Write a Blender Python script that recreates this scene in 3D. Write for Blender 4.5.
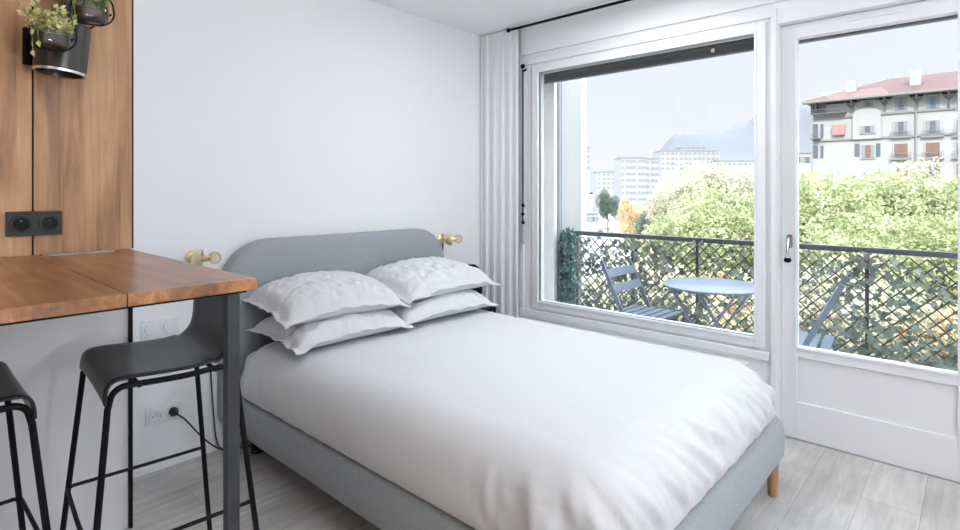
import bpy, bmesh, math, random
from mathutils import Vector, Matrix, noise
R = math.radians
PI = math.pi
random.seed(7)
for _o in list(bpy.data.objects):
    bpy.data.objects.remove(_o)
scn = bpy.context.scene
COL = scn.collection

# ------------------------------------------------------------ camera
CAM = Vector((-3.053, -2.716, 1.25))
VX, VY, FPX, HZ = (0.7398, 0.6729), 0, 547.5, 191.0
cam_d = bpy.data.cameras.new('camera')
cam = bpy.data.objects.new('camera', cam_d)
COL.objects.link(cam)
cam.location = CAM
cam.rotation_euler = (R(90), 0, -math.atan2(0.7398, 0.6729))
cam_d.sensor_width = 36
cam_d.lens = 36 * FPX / 960
cam_d.shift_y = -(265 - HZ) / 960
cam_d.clip_start = 0.05
cam_d.clip_end = 9000
scn.camera = cam

# ------------------------------------------------------------ view, world, sun, lights
scn.view_settings.view_transform = 'Standard'
scn.view_settings.look = 'None'
scn.view_settings.exposure = 0.0
scn.view_settings.gamma = 1
scn.view_settings.use_curve_mapping = False
W = bpy.data.worlds.new('sky')
scn.world = W
W.use_nodes = True
nt = W.node_tree
nt.nodes.clear()
wo = nt.nodes.new('ShaderNodeOutputWorld')
bg = nt.nodes.new('ShaderNodeBackground')
tc = nt.nodes.new('ShaderNodeTexCoord')
sep = nt.nodes.new('ShaderNodeSeparateXYZ')
rmp = nt.nodes.new('ShaderNodeValToRGB')
cr = rmp.color_ramp
cr.elements[0].position = 0.0
cr.elements[0].color = (0.97, 0.99, 1.02, 1)
cr.elements[1].position = 1.0
cr.elements[1].color = (0.68, 0.81, 1.0, 1)
for p, c in ((0.12, (0.90, 0.96, 1.02, 1)), (0.34, (0.80, 0.90, 1.02, 1)), (0.5, (0.70, 0.82, 1.0, 1))):
    e = cr.elements.new(p)
    e.color = c
mr = nt.nodes.new('ShaderNodeMapRange')        # the high cloud is brighter than the band near the horizon
mr.inputs['From Min'].default_value = 0.34
mr.inputs['From Max'].default_value = 0.58
mr.inputs['To Min'].default_value = 1.0
mr.inputs['To Max'].default_value = 7.5
nz = nt.nodes.new('ShaderNodeTexNoise')
nz.inputs['Scale'].default_value = 3.0
nz.inputs['Detail'].default_value = 4
mx = nt.nodes.new('ShaderNodeMixRGB')
mx.inputs['Color2'].default_value = (0.92, 0.955, 0.99, 1)
m2 = nt.nodes.new('ShaderNodeMapRange')
m2.inputs['From Min'].default_value = 0.45
m2.inputs['From Max'].default_value = 0.75
m2.inputs['To Max'].default_value = 0.6
nt.links.new(tc.outputs['Generated'], sep.inputs[0])
nt.links.new(sep.outputs['Z'], rmp.inputs[0])
nt.links.new(sep.outputs['Z'], mr.inputs['Value'])
nt.links.new(tc.outputs['Generated'], nz.inputs['Vector'])
nt.links.new(nz.outputs[0], m2.inputs['Value'])
nt.links.new(m2.outputs[0], mx.inputs['Fac'])
nt.links.new(rmp.outputs[0], mx.inputs['Color1'])
nt.links.new(mx.outputs[0], bg.inputs['Color'])
nt.links.new(mr.outputs[0], bg.inputs['Strength'])
nt.links.new(bg.outputs[0], wo.inputs['Surface'])

sun_d = bpy.data.lights.new('sun', 'SUN')
sun_d.energy = 5.0
sun_d.angle = R(1.5)
sun_d.color = (1.0, 0.95, 0.86)
sun = bpy.data.objects.new('sun', sun_d)
COL.objects.link(sun)
sun.rotation_euler = Vector((0.62, 0.35, -0.68)).to_track_quat('-Z', 'Y').to_euler()


def area(name, loc, size, size_y, power, color, direction, portal=False):
    d = bpy.data.lights.new(name, 'AREA')
    d.shape = 'RECTANGLE'
    d.size = size
    d.size_y = size_y
    d.energy = power
    d.color = color
    if portal:
        d.cycles.is_portal = True
    o = bpy.data.objects.new(name, d)
    COL.objects.link(o)
    o.location = loc
    o.rotation_euler = Vector(direction).to_track_quat('-Z', 'Y').to_euler()
    return o


area('window_portal', (0.30, -1.15, 1.28), 1.65, 1.45, 1, (1, 1, 1), (-1, 0, 0), True)
area('door_portal', (0.30, -2.36, 1.20), 0.75, 1.65, 1, (1, 1, 1), (-1, 0, 0), True)
CEIL = 2.395
# unseen ceiling fill lamps added to brighten bed and room (their housings are built below)
CEIL_FILLS = [((-0.66, -1.36, CEIL - 0.03), 12), ((-0.85, -4.3, CEIL - 0.03), 2), ((-4.1, -1.7, CEIL - 0.03), 5)]
FLOOR_FILLS = [((-2.1, -3.75, 1.20), 38), ((-2.3, -4.9, 1.20), 72)]  # unseen floor lamps added to lift the wall and ceiling
for _i, (_l, _p) in enumerate(CEIL_FILLS):
    area('ceiling_fill_light', (_l[0], _l[1], _l[2] - 0.03), 0.56 if _i else 0.24, 0.56 if _i else 0.24, _p, (0.95, 0.975, 1.0) if _i < 2 else (1.0, 0.78, 0.56), (0, 0, -1))
_l, _p = FLOOR_FILLS[0]
area('floor_fill_area', _l, 0.30, 0.30, _p, (0.94, 0.97, 1.0), (0, 0, 1))
_l, _p = FLOOR_FILLS[1]
_d = bpy.data.lights.new('floor_fill_point', 'POINT')
_d.energy = _p
_d.color = (0.94, 0.97, 1.0)
_d.shadow_soft_size = 0.13
_o = bpy.data.objects.new('floor_fill_point', _d)
COL.objects.link(_o)
_o.location = (_l[0], _l[1], _l[2] + 0.12)



# ------------------------------------------------------------ materials
def mat(name, color, rough=0.6, metal=0.0, spec=0.5, noise_amt=0.0, noise_scale=30.0, bump=0.0, bump_scale=200.0, sheen=0.0, stretch=None):
    m = bpy.data.materials.new(name)
    m.use_nodes = True
    t = m.node_tree
    b = t.nodes['Principled BSDF']
    b.inputs['Base Color'].default_value = (*color, 1)
    b.inputs['Roughness'].default_value = rough
    b.inputs['Metallic'].default_value = metal
    b.inputs['Specular IOR Level'].default_value = spec
    if sheen:
        b.inputs['Sheen Weight'].default_value = sheen
    tcn = t.nodes.new('ShaderNodeTexCoord')
    src = tcn.outputs['Object']
    if stretch:
        mp = t.nodes.new('ShaderNodeMapping')
        mp.inputs['Scale'].default_value = stretch
        t.links.new(src, mp.inputs[0])
        src = mp.outputs[0]
    if noise_amt:
        n = t.nodes.new('ShaderNodeTexNoise')
        n.inputs['Scale'].default_value = noise_scale
        n.inputs['Detail'].default_value = 5
        t.links.new(src, n.inputs['Vector'])
        r = t.nodes.new('ShaderNodeMapRange')
        r.inputs['From Min'].default_value = 0.3
        r.inputs['From Max'].default_value = 0.7
        r.inputs['To Min'].default_value = 1 - noise_amt
        r.inputs['To Max'].default_value = 1 + noise_amt
        t.links.new(n.outputs[0], r.inputs['Value'])
        v = t.nodes.new('ShaderNodeVectorMath')
        v.operation = 'SCALE'
        v.inputs[0].default_value = color
        t.links.new(r.outputs[0], v.inputs['Scale'])
        t.links.new(v.outputs[0], b.inputs['Base Color'])
    if bump:
        n = t.nodes.new('ShaderNodeTexNoise')
        n.inputs['Scale'].default_value = bump_scale
        n.inputs['Detail'].default_value = 3
        t.links.new(src, n.inputs['Vector'])
        bp = t.nodes.new('ShaderNodeBump')
        bp.inputs['Strength'].default_value = bump
        bp.inputs['Distance'].default_value = 0.002
        t.links.new(n.outputs[0], bp.inputs['Height'])
        t.links.new(bp.outputs[0], b.inputs['Normal'])
    return m


def wood_mat(name, dark, mid, light, along='Z', rough=0.45, board=0.15, knots=True, gain=1.0):
    """solid timber: stretched grain, board to board tone shifts, a few knots"""
    m = bpy.data.materials.new(name)
    m.use_nodes = True
    t = m.node_tree
    L = t.links.new
    b = t.nodes['Principled BSDF']
    b.inputs['Roughness'].default_value = rough
    g = t.nodes.new('ShaderNodeNewGeometry')
    mp = t.nodes.new('ShaderNodeMapping')
    s = [20.0, 20.0, 20.0]
    s['XYZ'.index(along)] = 1.1
    mp.inputs['Scale'].default_value = s
    L(g.outputs['Position'], mp.inputs[0])
    n = t.nodes.new('ShaderNodeTexNoise')
    n.inputs['Scale'].default_value = 1.5
    n.inputs['Detail'].default_value = 8
    n.inputs['Roughness'].default_value = 0.62
    n.inputs['Distortion'].default_value = 0.8
    L(mp.outputs[0], n.inputs['Vector'])
    n2 = t.nodes.new('ShaderNodeTexNoise')
    n2.inputs['Scale'].default_value = 3.2
    n2.inputs['Detail'].default_value = 3
    mp2 = t.nodes.new('ShaderNodeMapping')
    s2 = [2.2, 2.2, 2.2]
    s2['XYZ'.index(along)] = 0.7
    mp2.inputs['Scale'].default_value = s2
    L(g.outputs['Position'], mp2.inputs[0])
    L(mp2.outputs[0], n2.inputs['Vector'])
    ad = t.nodes.new('ShaderNodeMath')
    ad.operation = 'MULTIPLY_ADD'
    ad.inputs[1].default_value = 0.55
    L(n.outputs[0], ad.inputs[0])
    hm = t.nodes.new('ShaderNodeMath')
    hm.operation = 'MULTIPLY'
    hm.inputs[1].default_value = 0.45
    L(n2.outputs[0], hm.inputs[0])
    L(hm.outputs[0], ad.inputs[2])
    r = t.nodes.new('ShaderNodeValToRGB')
    e = r.color_ramp.elements
    e[0].position = 0.34
    e[0].color = (*dark, 1)
    e[1].position = 0.64
    e[1].color = (*light, 1)
    x = e.new(0.5)
    x.color = (*mid, 1)
    L(ad.outputs[0], r.inputs[0])
    out = r.outputs[0]
    if knots:
        v = t.nodes.new('ShaderNodeTexVoronoi')
        v.inputs['Scale'].default_value = 3.6
        mp3 = t.nodes.new('ShaderNodeMapping')
        s3 = [1.6, 1.6, 1.6]
        s3['XYZ'.index(along)] = 1.0
        mp3.inputs['Scale'].default_value = s3
        L(g.outputs['Position'], mp3.inputs[0])
        L(mp3.outputs[0], v.inputs['Vector'])
        kr = t.nodes.new('ShaderNodeMapRange')
        kr.inputs['From Min'].default_value = 0.02
        kr.inputs['From Max'].default_value = 0.10
        kr.inputs['To Min'].default_value = 0.75
        kr.inputs['To Max'].default_value = 0.0
        L(v.outputs['Distance'], kr.inputs['Value'])
        mk = t.nodes.new('ShaderNodeMixRGB')
        mk.inputs['Color2'].default_value = (dark[0] * 0.4, dark[1] * 0.35, dark[2] * 0.3, 1)
        L(kr.outputs[0], mk.inputs['Fac'])
        L(out, mk.inputs['Color1'])
        out = mk.outputs[0]
    # each board has a slightly different tone: brick cells in the plane of the board
    mpb = t.nodes.new('ShaderNodeMapping')
    if along == 'Z':
        mpb.inputs['Rotation'].default_value = (R(90), 0, R(90))
    L(g.outputs['Position'], mpb.inputs[0])
    sp = t.nodes.new('ShaderNodeSeparateXYZ')
    L(g.outputs['Position'], sp.inputs[0])
    cb = t.nodes.new('ShaderNodeCombineXYZ')
    if along == 'Z':
        sh = t.nodes.new('ShaderNodeMath')
        sh.operation = 'ADD'
        sh.inputs[1].default_value = 0.106
        L(sp.outputs['X'], sh.inputs[0])
        L(sp.outputs['Z'], cb.inputs[0])
        L(sh.outputs[0], cb.inputs[1])
    elif along == 'X':
        L(sp.outputs['X'], cb.inputs[0])
        L(sp.outputs['Y'], cb.inputs[1])
    else:
        L(sp.outputs['Y'], cb.inputs[0])
        L(sp.outputs['X'], cb.inputs[1])
    wn = t.nodes.new('ShaderNodeTexBrick')
    wn.offset = 0.37
    wn.inputs['Color1'].default_value = (0.78, 0.78, 0.78, 1)
    wn.inputs['Color2'].default_value = (1.14, 1.14, 1.14, 1)
    wn.inputs['Mortar'].default_value = (0.8, 0.8, 0.8, 1)
    wn.inputs['Scale'].default_value = 1.0
    wn.inputs['Mortar Size'].default_value = 0.0004
    wn.inputs['Brick Width'].default_value = board * 4.2 if along != 'Z' else 30
    wn.inputs['Row Height'].default_value = board
    L(cb.outputs[0], wn.inputs['Vector'])
    mm = t.nodes.new('ShaderNodeMixRGB')
    mm.blend_type = 'MULTIPLY'
    mm.inputs['Fac'].default_value = 1
    L(out, mm.inputs['Color1'])
    L(wn.outputs[0], mm.inputs['Color2'])
    gm = t.nodes.new('ShaderNodeVectorMath')
    gm.operation = 'SCALE'
    gm.inputs['Scale'].default_value = gain
    L(mm.outputs[0], gm.inputs[0])
    L(gm.outputs[0], b.inputs['Base Color'])
    bp = t.nodes.new('ShaderNodeBump')
    bp.inputs['Strength'].default_value = 0.15
    bp.inputs['Distance'].default_value = 0.001
    L(n.outputs[0], bp.inputs['Height'])
    L(bp.outputs[0], b.inputs['Normal'])
    return m


def floor_mat():
    m = bpy.data.materials.new('whitewashed planks')
    m.use_nodes = True
    t = m.node_tree
    L = t.links.new
    b = t.nodes['Principled BSDF']
    b.inputs['Roughness'].default_value = 0.42
    g = t.nodes.new('ShaderNodeNewGeometry')
    mp = t.nodes.new('ShaderNodeMapping')
    mp.inputs['Location'].default_value = (0.35, 0.045, 0)
    L(g.outputs['Position'], mp.inputs[0])
    br = t.nodes.new('ShaderNodeTexBrick')
    br.offset = 0.42
    br.inputs['Color1'].default_value = (0.68, 0.66, 0.64, 1)
    br.inputs['Color2'].default_value = (0.57, 0.55, 0.525, 1)
    br.inputs['Mortar'].default_value = (0.36, 0.35, 0.34, 1)
    br.inputs['Scale'].default_value = 1.0
    br.inputs['Mortar Size'].default_value = 0.0014
    br.inputs['Mortar Smooth'].default_value = 0.3
    br.inputs['Brick Width'].default_value = 1.29
    br.inputs['Row Height'].default_value = 0.193
    L(mp.outputs[0], br.inputs['Vector'])
    mg = t.nodes.new('ShaderNodeMapping')
    mg.inputs['Scale'].default_value = (2.4, 22, 1)
    L(g.outputs['Position'], mg.inputs[0])
    n = t.nodes.new('ShaderNodeTexNoise')
    n.inputs['Scale'].default_value = 1.3
    n.inputs['Detail'].default_value = 9
    n.inputs['Roughness'].default_value = 0.65
    n.inputs['Distortion'].default_value = 0.6
    L(mg.outputs[0], n.inputs['Vector'])
    n2 = t.nodes.new('ShaderNodeTexNoise')
    n2.inputs['Scale'].default_value = 3.5
    n2.inputs['Detail'].default_value = 5
    L(g.outputs['Position'], n2.inputs['Vector'])
    r = t.nodes.new('ShaderNodeMapRange')
    r.inputs['From Min'].default_value = 0.3
    r.inputs['From Max'].default_value = 0.7
    r.inputs['To Min'].default_value = 0.78
    r.inputs['To Max'].default_value = 1.16
    L(n.outputs[0], r.inputs['Value'])
    r2 = t.nodes.new('ShaderNodeMapRange')
    r2.inputs['From Min'].default_value = 0.3
    r2.inputs['From Max'].default_value = 0.7
    r2.inputs['To Min'].default_value = 0.84
    r2.inputs['To Max'].default_value = 1.12
    L(n2.outputs[0], r2.inputs['Value'])
    mu = t.nodes.new('ShaderNodeMath')
    mu.operation = 'MULTIPLY'
    L(r.outputs[0], mu.inputs[0])
    L(r2.outputs[0], mu.inputs[1])
    v = t.nodes.new('ShaderNodeVectorMath')
    v.operation = 'SCALE'
    L(br.outputs['Color'], v.inputs[0])
    L(mu.outputs[0], v.inputs['Scale'])
    L(v.outputs[0], b.inputs['Base Color'])
    bp = t.nodes.new('ShaderNodeBump')
    bp.inputs['Strength'].default_value = 0.2
    bp.inputs['Distance'].default_value = 0.001
    L(n.outputs[0], bp.inputs['Height'])
    L(bp.outputs[0], b.inputs['Normal'])
    return m


def glass_mat(name, tint=(1, 1, 1), refl=1.0):
    m = bpy.data.materials.new(name)
    m.use_nodes = True
    t = m.node_tree
    t.nodes.clear()
    o = t.nodes.new('ShaderNodeOutputMaterial')
    tr = t.nodes.new('ShaderNodeBsdfTransparent')
    tr.inputs['Color'].default_value = (*tint, 1)
    gl = t.nodes.new('ShaderNodeBsdfGlossy')
    gl.inputs['Roughness'].default_value = 0.01
    fr = t.nodes.new('ShaderNodeFresnel')
    fr.inputs['IOR'].default_value = 1.35
    mu = t.nodes.new('ShaderNodeMath')
    mu.operation = 'MULTIPLY'
    mu.inputs[1].default_value = refl
    ms = t.nodes.new('ShaderNodeMixShader')
    t.links.new(fr.outputs[0], mu.inputs[0])
    t.links.new(mu.outputs[0], ms.inputs[0])
    t.links.new(tr.outputs[0], ms.inputs[1])
    t.links.new(gl.outputs[0], ms.inputs[2])
    t.links.new(ms.outputs[0], o.inputs['Surface'])
    return m


def sheer_mat():
    m = bpy.data.materials.new('sheer curtain cloth')
    m.use_nodes = True
    t = m.node_tree
    t.nodes.clear()
    o = t.nodes.new('ShaderNodeOutputMaterial')
    d = t.nodes.new('ShaderNodeBsdfDiffuse')
    d.inputs['Color'].default_value = (0.96, 0.97, 0.99, 1)
    tl = t.nodes.new('ShaderNodeBsdfTranslucent')
    tl.inputs['Color'].default_value = (0.86, 0.88, 0.92, 1)
    tr = t.nodes.new('ShaderNodeBsdfTransparent')
    a = t.nodes.new('ShaderNodeMixShader')
    a.inputs[0].default_value = 0.12
    b = t.nodes.new('ShaderNodeMixShader')
    b.inputs[0].default_value = 0.04
    t.links.new(d.outputs[0], a.inputs[1])
    t.links.new(tl.outputs[0], a.inputs[2])
    t.links.new(a.outputs[0], b.inputs[1])
    t.links.new(tr.outputs[0], b.inputs[2])
    t.links.new(b.outputs[0], o.inputs['Surface'])
    return m


def leaf_mat(name, c1, c2, trans=0.35, scale=1.2):
    m = bpy.data.materials.new(name)
    m.use_nodes = True
    t = m.node_tree
    t.nodes.clear()
    o = t.nodes.new('ShaderNodeOutputMaterial')
    g = t.nodes.new('ShaderNodeNewGeometry')
    n = t.nodes.new('ShaderNodeTexNoise')
    n.inputs['Scale'].default_value = scale
    n.inputs['Detail'].default_value = 6
    t.links.new(g.outputs['Position'], n.inputs['Vector'])
    r = t.nodes.new('ShaderNodeValToRGB')
    r.color_ramp.elements[0].position = 0.35
    r.color_ramp.elements[0].color = (*c1, 1)
    r.color_ramp.elements[1].position = 0.65
    r.color_ramp.elements[1].color = (*c2, 1)
    t.links.new(n.outputs[0], r.inputs[0])
    d = t.nodes.new('ShaderNodeBsdfDiffuse')
    tl = t.nodes.new('ShaderNodeBsdfTranslucent')
    a = t.nodes.new('ShaderNodeMixShader')
    a.inputs[0].default_value = trans
    t.links.new(r.outputs[0], d.inputs['Color'])
    t.links.new(r.outputs[0], tl.inputs['Color'])
    t.links.new(d.outputs[0], a.inputs[1])
    t.links.new(tl.outputs[0], a.inputs[2])
    t.links.new(a.outputs[0], o.inputs['Surface'])
    return m


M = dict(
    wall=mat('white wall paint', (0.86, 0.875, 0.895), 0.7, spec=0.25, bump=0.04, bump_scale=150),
    ceil=mat('ceiling paint', (0.94, 0.94, 0.95), 0.8, spec=0.2),
    trim=mat('white lacquer', (0.84, 0.85, 0.88), 0.38, spec=0.4),
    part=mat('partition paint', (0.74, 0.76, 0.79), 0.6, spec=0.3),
    facade=mat('outside render', (0.86, 0.82, 0.74), 0.8, noise_amt=0.04, noise_scale=6),
    panel=wood_mat('wall panel timber', (0.20, 0.10, 0.05), (0.51, 0.275, 0.135), (0.70, 0.42, 0.23), 'Z', 0.5, 0.153),
    counter=wood_mat('counter timber', (0.15, 0.060, 0.024), (0.36, 0.155, 0.062), (0.54, 0.28, 0.13), 'Y', 0.3, 0.11),
    linen=mat('white cotton', (0.68, 0.69, 0.71), 0.8, spec=0.15, bump=0.08, bump_scale=500, sheen=0.1),
    fabric=mat('blue grey upholstery', (0.335, 0.37, 0.40), 0.9, spec=0.15, noise_amt=0.17, noise_scale=260, bump=0.35, bump_scale=420, sheen=0.2),
    black=mat('black powder coat', (0.006, 0.006, 0.008), 0.5, spec=0.15),
    steel=mat('raw steel', (0.055, 0.06, 0.067), 0.38, metal=0.6, noise_amt=0.15, noise_scale=14),
    seat=mat('anthracite moulded plastic', (0.020, 0.023, 0.028), 0.36, spec=0.3, bump=0.1, bump_scale=350),
    plastic=mat('white plastic', (0.80, 0.81, 0.83), 0.35),
    pin=mat('metal pin', (0.7, 0.7, 0.7), 0.25, metal=1),
    bsock=mat('anthracite socket', (0.020, 0.022, 0.023), 0.40, spec=0.25),
    brass=mat('brushed brass', (0.86, 0.74, 0.48), 0.28, metal=1),
    oak=mat('oak leg', (0.42, 0.24, 0.12), 0.5, noise_amt=0.15, noise_scale=9, stretch=(8, 8, 1)),
    shutter=mat('dark shutter slat', (0.10, 0.115, 0.12), 0.6),
    chrome=mat('polished metal', (0.72, 0.73, 0.75), 0.2, metal=1),
    alu=mat('brushed aluminium', (0.62, 0.58, 0.54), 0.35, metal=0.9),
    zinc=mat('grey pipe', (0.42, 0.44, 0.46), 0.6),
    rail=mat('dark railing paint', (0.075, 0.085, 0.09), 0.5),
    willow=mat('brown willow sticks', (0.09, 0.075, 0.06), 0.8),
    ivy=leaf_mat('artificial ivy leaves', (0.12, 0.15, 0.12), (0.36, 0.42, 0.33), 0.25, 9),
    ivy2=leaf_mat('blue green hedge leaves', (0.09, 0.16, 0.155), (0.22, 0.32, 0.31), 0.2, 9),
    bistro=mat('grey blue metal', (0.17, 0.20, 0.235), 0.4),
    deck=mat('balcony tiles', (0.68, 0.67, 0.65), 0.6, noise_amt=0.06, noise_scale=4),
    lampblack=mat('graphite lacquer', (0.055, 0.052, 0.048), 0.3, metal=0.5),
    soil=mat('dark soil', (0.06, 0.04, 0.028), 0.95, noise_amt=0.4, noise_scale=60),
    glass=glass_mat('window glass'),
    jar=glass_mat('planter glass', (0.90, 0.88, 0.84), 2.2),
    bulb=glass_mat('amber bulb glass', (0.93, 0.87, 0.74), 0.5),
    sheer=sheer_mat(),
    plant=leaf_mat('pale variegated leaves', (0.66, 0.64, 0.20), (0.95, 0.92, 0.62), 0.3, 45),
    plant2=leaf_mat('small green leaves', (0.10, 0.24, 0.05), (0.50, 0.58, 0.26), 0.3, 45),
    bark=mat('bark', (0.16, 0.12, 0.09), 0.9),
    cord=mat('black cord', (0.012, 0.012, 0.012), 0.5),
)


# ------------------------------------------------------------ mesh helpers
def B():
    return bmesh.new()


def bx(bm, x0, x1, y0, y1, z0, z1, bevel=0.0, seg=2):
    vs = [bm.verts.new((x, y, z)) for x in (x0, x1) for y in (y0, y1) for z in (z0, z1)]
    F = [(0, 1, 3, 2), (4, 6, 7, 5), (0, 4, 5, 1), (2, 3, 7, 6), (0, 2, 6, 4), (1, 5, 7, 3)]
    fs = [bm.faces.new([vs[i] for i in f]) for f in F]
    if bevel:
        es = list({e for f in fs for e in f.edges})
        bmesh.ops.bevel(bm, geom=es, offset=bevel, segments=seg, profile=0.5, affect='EDGES')
    return bm


def ring_faces(bm, a, b, closed=True):
    n = len(a)
    for i in range(n if closed else n - 1):
        j = (i + 1) % n
        bm.faces.new((a[i], a[j], b[j], b[i]))


def tube(bm, pts, r, n=10, cap=True, closed=False, rs=None):
    pts = [Vector(p) for p in pts]
    m = len(pts)
    prev = None
    rings = []
    t0 = (pts[1] - pts[0]).normalized()
    up = Vector((0, 0, 1)) if abs(t0.z) < 0.9 else Vector((1, 0, 0))
    nrm = t0.cross(up).normalized()
    for i, p in enumerate(pts):
        if closed:
            t = (pts[(i + 1) % m] - pts[i - 1]).normalized()
        elif i == 0:
            t = (pts[1] - p).normalized()
        elif i == m - 1:
            t = (p - pts[i - 1]).normalized()
        else:
            t = (pts[i + 1] - pts[i - 1]).normalized()
        nrm = (nrm - t * nrm.dot(t)).normalized()
        bn = t.cross(nrm)
        rr = rs[i] if rs else r
        rings.append([bm.verts.new(p + (nrm * math.cos(a) + bn * math.sin(a)) * rr) for a in [2 * PI * k / n for k in range(n)]])
    for i in range(m - 1):
        ring_faces(bm, rings[i], rings[i + 1])
    if closed:
        ring_faces(bm, rings[-1], rings[0])
    elif cap:
        bm.faces.new(rings[0][::-1])
        bm.faces.new(rings[-1])
    return bm


def smooth_path(pts, k=6):
    """Catmull-Rom through the points"""
    P = [Vector(p) for p in pts]
    P = [P[0] * 2 - P[1]] + P + [P[-1] * 2 - P[-2]]
    out = []
    for i in range(1, len(P) - 2):
        for j in range(k):
            t = j / k
            a, b, c, d = P[i - 1], P[i], P[i + 1], P[i + 2]
            out.append(0.5 * ((2 * b) + (c - a) * t + (2 * a - 5 * b + 4 * c - d) * t * t + (-a + 3 * b - 3 * c + d) * t ** 3))
    out.append(P[-2])
    return out


def lathe(bm, prof, n=32, mtx=None, cap0=True, cap1=True):
    mtx = mtx or Matrix()
    rings = []
    for r, z in prof:
        rings.append([bm.verts.new(mtx @ Vector((r * math.cos(2 * PI * k / n), r * math.sin(2 * PI * k / n), z))) for k in range(n)])
    for i in range(len(rings) - 1):
        ring_faces(bm, rings[i], rings[i + 1])
    if cap0:
        bm.faces.new(rings[0][::-1])
    if cap1:
        bm.faces.new(rings[-1])
    return bm


def sphere(bm, c, r, n=20, m=12, sc=(1, 1, 1)):
    c = Vector(c)
    top = bm.verts.new(c + Vector((0, 0, r * sc[2])))
    bot = bm.verts.new(c - Vector((0, 0, r * sc[2])))
    rings = []
    for i in range(1, m):
        ph = PI * i / m
        rings.append([bm.verts.new(c + Vector((r * math.sin(ph) * math.cos(2 * PI * k / n) * sc[0], r * math.sin(ph) * math.sin(2 * PI * k / n) * sc[1], r * math.cos(ph) * sc[2]))) for k in range(n)])
    for i in range(len(rings) - 1):
        ring_faces(bm, rings[i], rings[i + 1])
    for k in range(n):
        bm.faces.new((top, rings[0][k], rings[0][(k + 1) % n]))
        bm.faces.new((bot, rings[-1][(k + 1) % n], rings[-1][k]))
    return bm


def align(loc, axis):
    """matrix whose Z points along axis, at loc"""
    q = Vector(axis).normalized().to_track_quat('Z', 'Y')
    return Matrix.Translation(Vector(loc)) @ q.to_matrix().to_4x4()


def prism(bm, pts, d):
    """polygon pts (3D, planar) extruded by vector d"""
    d = Vector(d)
    a = [bm.verts.new(Vector(p)) for p in pts]
    b = [bm.verts.new(Vector(p) + d) for p in pts]
    ring_faces(bm, a, b)
    bm.faces.new(a[::-1])
    bm.faces.new(b)
    return bm


def rrect(w, h, r, n=6):
    out = []
    for cx, cy, a0 in ((w / 2 - r, h / 2 - r, 0), (-w / 2 + r, h / 2 - r, 90), (-w / 2 + r, -h / 2 + r, 180), (w / 2 - r, -h / 2 + r, 270)):
        for k in range(n + 1):
            a = R(a0 + 90 * k / n)
            out.append((cx + r * math.cos(a), cy + r * math.sin(a)))
    return out


def obj(name, bm, m, parent=None, smooth=False, loc=None, bevel=0.0, angle=35):
    """link a bmesh (world coordinates) as one object; parent or loc gives its origin"""
    org = Vector((0, 0, 0))
    if parent is not None:
        org = parent_origin(parent)
    elif loc is not None:
        org = Vector(loc)
    if org.length:
        bmesh.ops.translate(bm, verts=bm.verts, vec=-org)
    bmesh.ops.recalc_face_normals(bm, faces=bm.faces)
    me = bpy.data.meshes.new(name)
    bm.to_mesh(me)
    bm.free()
    o = bpy.data.objects.new(name, me)
    COL.objects.link(o)
    me.materials.append(M[m] if isinstance(m, str) else m)
    if smooth:
        me.polygons.foreach_set('use_smooth', [True] * len(me.polygons))
        try:
            me.set_sharp_from_angle(angle=R(angle))
        except Exception:
            pass
    if bevel:
        md = o.modifiers.new('bevel', 'BEVEL')
        md.width = bevel
        md.segments = 2
        md.limit_method = 'ANGLE'
    if parent is not None:
        o.parent = parent
    elif loc is not None:
        o.location = org
    return o


def parent_origin(p):
    v = Vector(p.location)
    while p.parent is not None:
        p = p.parent
        v = v + Vector(p.location)
    return v


def thing(name, label, cat, loc=(0, 0, 0), group=None):
    o = bpy.data.objects.new(name, None)
    o.empty_display_size = 0.1
    COL.objects.link(o)
    o.location = loc
    o['label'] = label
    o['category'] = cat
    if group:
        o['group'] = group
    return o


def tag(o, label, cat, group=None, kind=None):
    o['label'] = label
    o['category'] = cat
    if group:
        o['group'] = group
    if kind:
        o['kind'] = kind
    return o


def struct(name, bm, m, parent=None, **k):
    o = obj(name, bm, m, parent, **k)
    o['kind'] = 'structure'
    return o


def copy_tree(o, parent=None):
    c = o.copy()
    COL.objects.link(c)
    if parent is not None:
        c.parent = parent
    for ch in [q for q in bpy.data.objects if q.parent is o]:
        copy_tree(ch, c)
    return c


def px(pxx, depth, pyy=None):
    """a point of the place seen at a column of the photograph, at a distance along the view axis"""
    l = (pxx - 480) / FPX * depth
    x = CAM.x + 0.7398 * depth + 0.6729 * l
    y = CAM.y + 0.6729 * depth - 0.7398 * l
    z = 0 if pyy is None else CAM.z - (pyy - HZ) / FPX * depth
    return Vector((x, y, z))


# ============================================================ THE ROOM
XL, YB = -5.3, -5.2
TH = 0.25
struct('floor', bx(B(), XL, 0.10, YB, 0.0, -0.12, 0.0), floor_mat())
struct('ceiling', bx(B(), XL - .1, TH, YB - .1, 0.1, CEIL, CEIL + 0.3), 'ceil')
struct('wall_back', bx(B(), XL - .1, TH, 0.0, 0.2, -0.12, CEIL), 'wall')
struct('wall_left', bx(B(), XL - 0.2, XL, YB - .1, 0.0, -0.12, CEIL), 'panel')
struct('wall_front', bx(B(), XL, TH, YB - 0.2, YB, -0.12, CEIL), 'wall')
bm = B()
WY0, WY1 = -0.335, -1.95          # window opening
DY0, DY1 = -1.965, -2.78          # door opening
bx(bm, 0.0, TH, WY0, 0.0, -0.12, CEIL)
bx(bm, 0.0, TH, WY1, WY0, -0.12, 0.42)
bx(bm, 0.0, TH, WY1 - .015, WY0, 2.135, CEIL)
bx(bm, 0.0, TH, DY1, WY1 - .015, 2.10, CEIL)
bx(bm, 0.0, TH, WY1 - .015, WY1, -0.12, 2.135)
bx(bm, 0.0, TH, YB, DY1, -0.12, CEIL)
struct('wall_right', bm, 'wall')
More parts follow.
